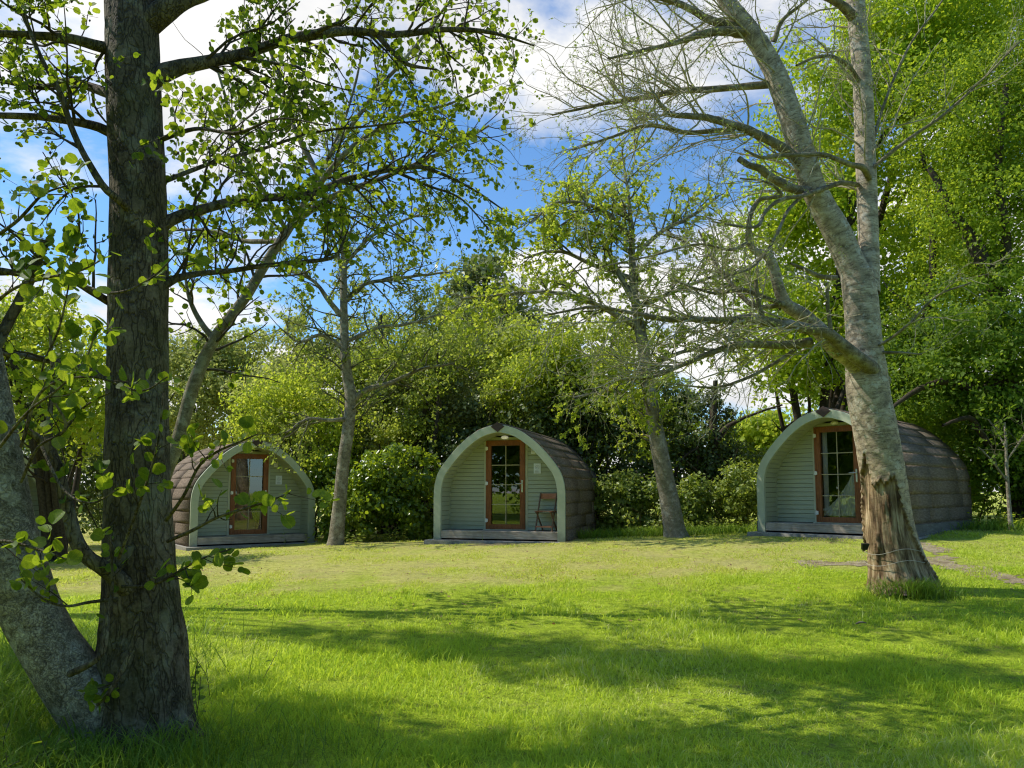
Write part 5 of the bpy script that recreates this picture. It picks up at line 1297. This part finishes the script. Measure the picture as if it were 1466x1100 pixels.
mass('dark_bush', 'dark shady bush filling the gap left of the left pod', 'bush',
     [blob(120, 680, 19.5, 150, 170), blob(190, 670, 25, 150, 170), blob(60, 650, 19, 140, 180), blob(240, 650, 26, 120, 130), blob(20, 700, 18, 120, 150)],
     15000, (.08, .16), M['l_dark'], Bg, .5, FOLD, 150, .45, None, 3, 'twig')
mass('dark_bush', 'dark leafy thicket in the gap between the left pod and the laurel', 'bush',
     [blob(455, 680, 21.8, 110, 150), blob(430, 640, 22.4, 120, 130), blob(500, 660, 21.6, 120, 150), blob(240, 715, 24.5, 110, 110), blob(170, 715, 24, 120, 110)],
     13000, (.07, .13), M['l_dark'], Bg, .42, FOLD, 150, .4, None, 2, 'twig')
mass('holly_bush', 'dark holly thicket tight behind the middle pod', 'bush',
     [blob(850, 640, 20.5, 150, 150), blob(790, 620, 20.6, 150, 130), blob(900, 660, 20.3, 130, 150), blob(640, 680, 20.6, 130, 150), blob(700, 650, 21, 130, 150)],
     22000, (.07, .14), M['l_dark'], Bg, .45, FOLD, 200, .5, None, 3, 'twig')
mass('ivy_stump', 'ivy smothered dead stump with bare snags, right of the curved trunk', 'bush',
     [blob(1000, 620, 20.6, 110, 130), blob(985, 680, 20.4, 140, 110), blob(1040, 670, 20.6, 120, 90), blob(965, 590, 21, 80, 80)],
     15000, (.06, .13), M['l_dark'], Bg, .4, FOLD, 160, .5, None, 2, 'twig')
lp, lr = limbs([[(1018, 690, 20.2, 16), (1020, 640, 20.2, 14), (1022, 600, 20.2, 11), (1024, 545, 20.2, 7)], [(1022, 640, 20.1, 10), (1040, 612, 20., 7), (1075, 595, 19.9, 4), (1120, 580, 19.8, 3)],
                [(990, 700, 20, 6), (1000, 650, 19.9, 5), (985, 620, 19.8, 4)], [(1045, 720, 20, 5), (1042, 680, 19.9, 5), (1030, 650, 19.9, 3)], [(960, 700, 19.9, 5), (975, 660, 19.8, 4), (1000, 640, 19.7, 3)]], 16)
st = [o for o in COL.objects if o.get('label', '').startswith('ivy smothered')][0]
a, ar = grow(lp, lr, 3., (.3, 1.2), (.5, 1.2), 6, .2, 1., 0., .2, .5, .006, rmax=.02)
tube_obj('snags', [(lp, lr, 7), (a, ar, 4)], M['twig'], st)
mass('bramble_bank', 'sunlit bramble bank between the curved trunk and the right pod', 'bramble',
     [blob(1010, 720, 18.8, 120, 80), blob(1060, 710, 18.6, 100, 90), blob(920, 725, 18.9, 120, 80), blob(880, 720, 19.2, 90, 100), blob(970, 735, 18.5, 90, 55)],
     17000, (.06, .125), M['l_bramble'], Bg, .3, FOLD, 190, .5, None, 4, 'twig', up=.6)
mass('dark_bush', 'dark undergrowth at the right edge behind the sapling', 'bush',
     [blob(1420, 690, 17.6, 130, 110), blob(1470, 680, 17.4, 140, 140), blob(1400, 640, 18, 120, 130), blob(1520, 700, 16.8, 140, 140)],
     12000, (.06, .13), M['l_shade'], Bg, .35, FOLD, 130, .5, None, 4, 'twig')
mass('broadleaf_tree', 'thin dark tree in the gap between right pod roof and drooping boughs', 'tree',
     [blob(1300, 600, 25, 170, 110), blob(1240, 590, 25, 150, 120), blob(1380, 600, 25, 170, 140), blob(1200, 540, 25, 140, 120)], 9000, (.10, .2), M['l_shade'], G, .6, FOLD, 100, .35, (12.5, 25, 0), 2, 'twig')
# far wood closing the view, one mass
wb = []
for k in range(46):
    u = -250 + k * 43; top = 545 + 35 * math.sin(k * 1.7) + 20 * math.sin(k * .61)
    if 985 < u < 1150: top = 655
    wb.append(blob(u, (top + 705) / 2, 33 + 3 * math.sin(k * 2.3), 120, 710 - top))
P, N = clump_cloud(wb, 42000, .9, .3, 500)
ok = P[:, 2] > gz(P[:, 0], P[:, 1]); P, N = P[ok], N[ok]
w_ = leaf_obj('far_wood', P, norm(rng.normal(size=P.shape)), N, rng.uniform(.16, .34, len(P)), FOLD, M['l_olive'], None)
tag(w_, 'far hedge of mixed green trees closing the view behind everything', 'wood', None, 'stuff')
# wood on the far side of the lawn, behind the camera, mirrored in the door glass
wb = []
for k in range(26):
    a = math.radians(148 + k * 7.6); R = 24 + 4 * math.sin(k * 2.1); h = 12 + 2 * math.sin(k * 1.3)
    if k < 5: h *= .8
    wb.append((np.array([R * math.cos(a), R * math.sin(a), h * .5]), (3.2, 2.4, h * .55)))
P, N = clump_cloud(wb, 60000, 1.3, .2, 1800)
ok = P[:, 2] > gz(P[:, 0], P[:, 1]); P, N = P[ok], N[ok]
w_ = leaf_obj('far_wood', P, norm(rng.normal(size=P.shape)), N, rng.uniform(.28, .55, len(P)), FOLD, M['l_shade'], None)
tag(w_, 'wood across the lawn, seen only as a dark reflection in the door glass', 'wood', None, 'stuff')

# trees just left of the frame that shade the lawn
def shade_tree(label, x, y, blobs, n):
    root = empty('broadleaf_tree', (x, y, float(gz(x, y))), label, 'tree', 'trees left of the frame')
    P, N = clump_cloud(blobs, n, .26, .1, 320)
    leaf_obj('crown', P, norm(rng.normal(size=P.shape)), N, rng.uniform(.08, .15, len(P)), FOLD, M['l_mid'], root)
    Q = cr(np.array([(x, y, gz(x, y) - .1, .2), (x + .1, y, 2.5, .16), (x, y + .1, 5.2, .11)], float), 14)
    lines = []
    for k in range(0, len(blobs), 3):
        e = np.array(blobs[k][0]); s_ = Q[-1, :3]; m = (s_ + e) / 2 + rng.normal(size=3) * .5 + np.array([0, 0, .6])
        lines.append(cr(np.array([s_, m, e]), 14))
    Lp = np.array(lines)
    tube_obj('trunk', [(Q[None, :, :3], Q[None, :, 3], 12), (Lp, np.broadcast_to(np.linspace(.045, .008, 14), Lp.shape[:2]), 6)], M['alder'], root)
def shade_blobs(px, hlo, hhi):
    out = []
    k = 1 / math.tan(SUN_EL)
    for u, v, w in px:
        p = gp(u, v); h = rng.uniform(hlo, hhi)
        out.append(((p[0] + SUN_H[0] * k * h, p[1] + SUN_H[1] * k * h, p[2] + h), (.8 * w, .62 * w, .35 * w)))
    return out
SHADE = [
 ('tall tree outside the top left of the frame, shading the middle lawn', -9.6, 9.6, shade_blobs([(420, 905, .8), (520, 915, 1.), (610, 918, .8), (700, 925, 1.), (790, 932, 1.), (640, 940, .7), (880, 948, 1.1), (970, 955, 1.), (1060, 952, 1.), (1150, 962, .9), (1240, 968, 1.1), (1330, 958, .9), (1420, 975, 1.), (760, 965, .6), (1100, 985, .6), (900, 980, .5), (560, 880, .5), (1400, 930, .5)], 10.5, 13.5), 6200),
 ('tree outside the left edge close to the camera, shading the lower lawn', -8.4, 6.6, shade_blobs([(300, 985, .8), (340, 1020, .9), (420, 1030, .8), (380, 1065, .9), (480, 1055, .8), (560, 1070, .8), (640, 1088, .7), (460, 1095, .9), (300, 1080, 1.), (230, 1095, 1.), (90, 1060, 1.1), (30, 1000, 1.1), (20, 905, 1.), (60, 955, 1.), (-60, 940, 1.1), (110, 1000, 1.), (160, 1080, 1.), (350, 1090, .9), (1000, 1075, .6), (1090, 1060, .5), (1180, 1085, .7), (1290, 1070, .6), (860, 1050, .5), (1400, 1090, .7)], 8., 10.5), 6200),
]
for s_ in SHADE: shade_tree(*s_)

# ------------------------------------------------------------------ undergrowth at the near left
def tuft(name, label, cx, cy, n, spread, hgt, wid, mat=None, seed=1, kind='stuff', cat='grass'):
    x = cx + rng.normal(size=n) * spread[0]; y = cy + rng.normal(size=n) * spread[1]
    o = blades(x, y, rng.uniform(hgt[0], hgt[1], n), rng.uniform(wid[0], wid[1], n), 1.0, name, mat or M['tallgrass'])
    return tag(o, label, cat, None, kind)
b = rb
tuft('grass_tuft', 'lush tuft of long grass at the foot of the split trunk', b[0] - .02, b[1] - .40, 1900, (.22, .11), (.08, .32), (.003, .006))
tuft('grass_tuft', 'rank grass around the foot of the big fused trunks at left', -2.45, 4.25, 5200, (.6, .28), (.07, .26), (.002, .0045))
tuft('grass_tuft', 'tall sunlit grass and weeds left of the pale leaning trunk', -3.6, 5.4, 6500, (.45, .9), (.15, .5), (.003, .006))
tuft('grass_tuft', 'long grass along the bank below the curved trunk', 3.3, 16.9, 3000, (1.5, .25), (.08, .3), (.006, .012))
tuft('grass_tuft', 'long grass fringe behind the right pod at the right edge', 11.2, 15.9, 3000, (.9, .5), (.08, .3), (.006, .012))
def herbs(label, cx, cy, n, spread, h, size, mat, name='nettle_patch'):
    P, D, N, S, lines = [], [], [], [], []
    for k in range(n):
        x0, y0 = cx + rng.normal() * spread[0], cy + rng.normal() * spread[1]; z0 = float(gz(x0, y0)); hh = rng.uniform(*h)
        tip = np.array([x0 + rng.normal() * .08, y0 + rng.normal() * .08, z0 + hh]); s = np.array([x0, y0, z0 - .02])
        lines.append(cr(np.array([s, (s + tip) / 2 + rng.normal(size=3) * .02, tip]), 6))
        for j in range(int(hh / .045)):
            f = .25 + .75 * j / max(1, int(hh / .045)); a = j * 2.4 + rng.uniform(0, 6)
            P.append(s + (tip - s) * f); d = np.array([math.cos(a), math.sin(a), .25]); D.append(d); N.append(np.array([-.25 * d[0], -.25 * d[1], 1]) + rng.normal(size=3) * .3); S.append(rng.uniform(*size) * (1.15 - .5 * f))
    root = empty(name, (cx, cy, float(gz(cx, cy))), label, 'plant', 'weeds under the trees')
    leaf_obj('leaves', np.array(P), np.array(D), np.array(N), np.array(S), FOLD, mat, root)
    Lp = np.array(lines); tube_obj('stems', [(Lp, np.full(Lp.shape[:2], .0025), 4)], M['twig_green'], root)
herbs('broad leaved weeds in the bottom left corner', -2.75, 3.95, 34, (.35, .18), (.1, .28), (.05, .1), M['l_alder'])
herbs('small dark leaved plant hugging the right side of the big trunk', -2.05, 4.85, 7, (.05, .05), (.25, .45), (.05, .085), M['l_shade'])
herbs('sunlit weeds behind the pale leaning trunk', -3.3, 5.6, 40, (.4, .4), (.15, .45), (.05, .09), M['l_alder'])
herbs('low green weeds below the laurel', -2.9, 17.9, 40, (1.0, .15), (.15, .4), (.08, .14), M['l_bramble'])
herbs('yellow green weeds beside the sapling', 10.6, 15.9, 26, (.5, .25), (.2, .5), (.09, .16), M['l_yellow'])
herbs('weeds at the foot of the bramble bank', 4.6, 17.5, 50, (1.3, .2), (.15, .4), (.07, .13), M['l_bramble'])

# dead leaves and clippings lying about
def litter(name, label, pts, size, mat):
    P = np.array([(x_, y_, float(gz(x_, y_)) + .012) for x_, y_ in pts]); n = len(P)
    D = rng.normal(size=(n, 3)) * np.array([1, 1, .12]); N = rng.normal(size=(n, 3)) * .3 + np.array([0, 0, 1])
    o = leaf_obj(name, P, D, norm(N), rng.uniform(size[0], size[1], n), FOLD, mat, None)
    return tag(o, label, 'dead leaves', None, 'stuff')
x, y = lawn_pts(4200, 8.0, 18); kp = ~in_pod(x, y) & (rng.uniform(0, 1, len(x)) < .25 + .75 * dry_f(x, y))
litter('leaf_litter', 'scattered brown dead leaves and clippings on the mown lawn', np.stack([x, y], 1)[kp], (.018, .045), M['l_dead'])
x = rng.normal(size=700) * 1.0 + 11.3; y = rng.normal(size=700) * .35 + 16.9
litter('leaf_litter', 'drift of dry brown leaves under the right edge bushes', np.stack([x, y], 1), (.06, .12), M['l_dead'])
# a pale bit of bark and a cut stick lying on the lawn
for (u, v, ln, an, lb) in ((1233, 897, .14, .3, 'short pale piece of bark lying on the lawn below the split trunk'), (1352, 850, .3, -.6, 'thin pale stick in the grass right of the split trunk')):
    p = gp(u, v); mb = MB(); c_, s_ = math.cos(an), math.sin(an)
    mb.tube([(-ln / 2 * c_, -ln / 2 * s_, .0), (-.1 * ln * c_, -.1 * ln * s_ + .01, .012), (.2 * ln * c_, .2 * ln * s_, .01), (ln / 2 * c_, ln / 2 * s_, .0)], [.006, .011, .009, .004], 7)
    o = mb.build('fallen_stick', M['deadwood'], None, True); o.location = (p[0], p[1], p[2] + .03); tag(o, lb, 'stick')
print('objects', len(scene.objects), 'polys', sum(len(o.data.polygons) for o in scene.objects if o.type == 'MESH'))
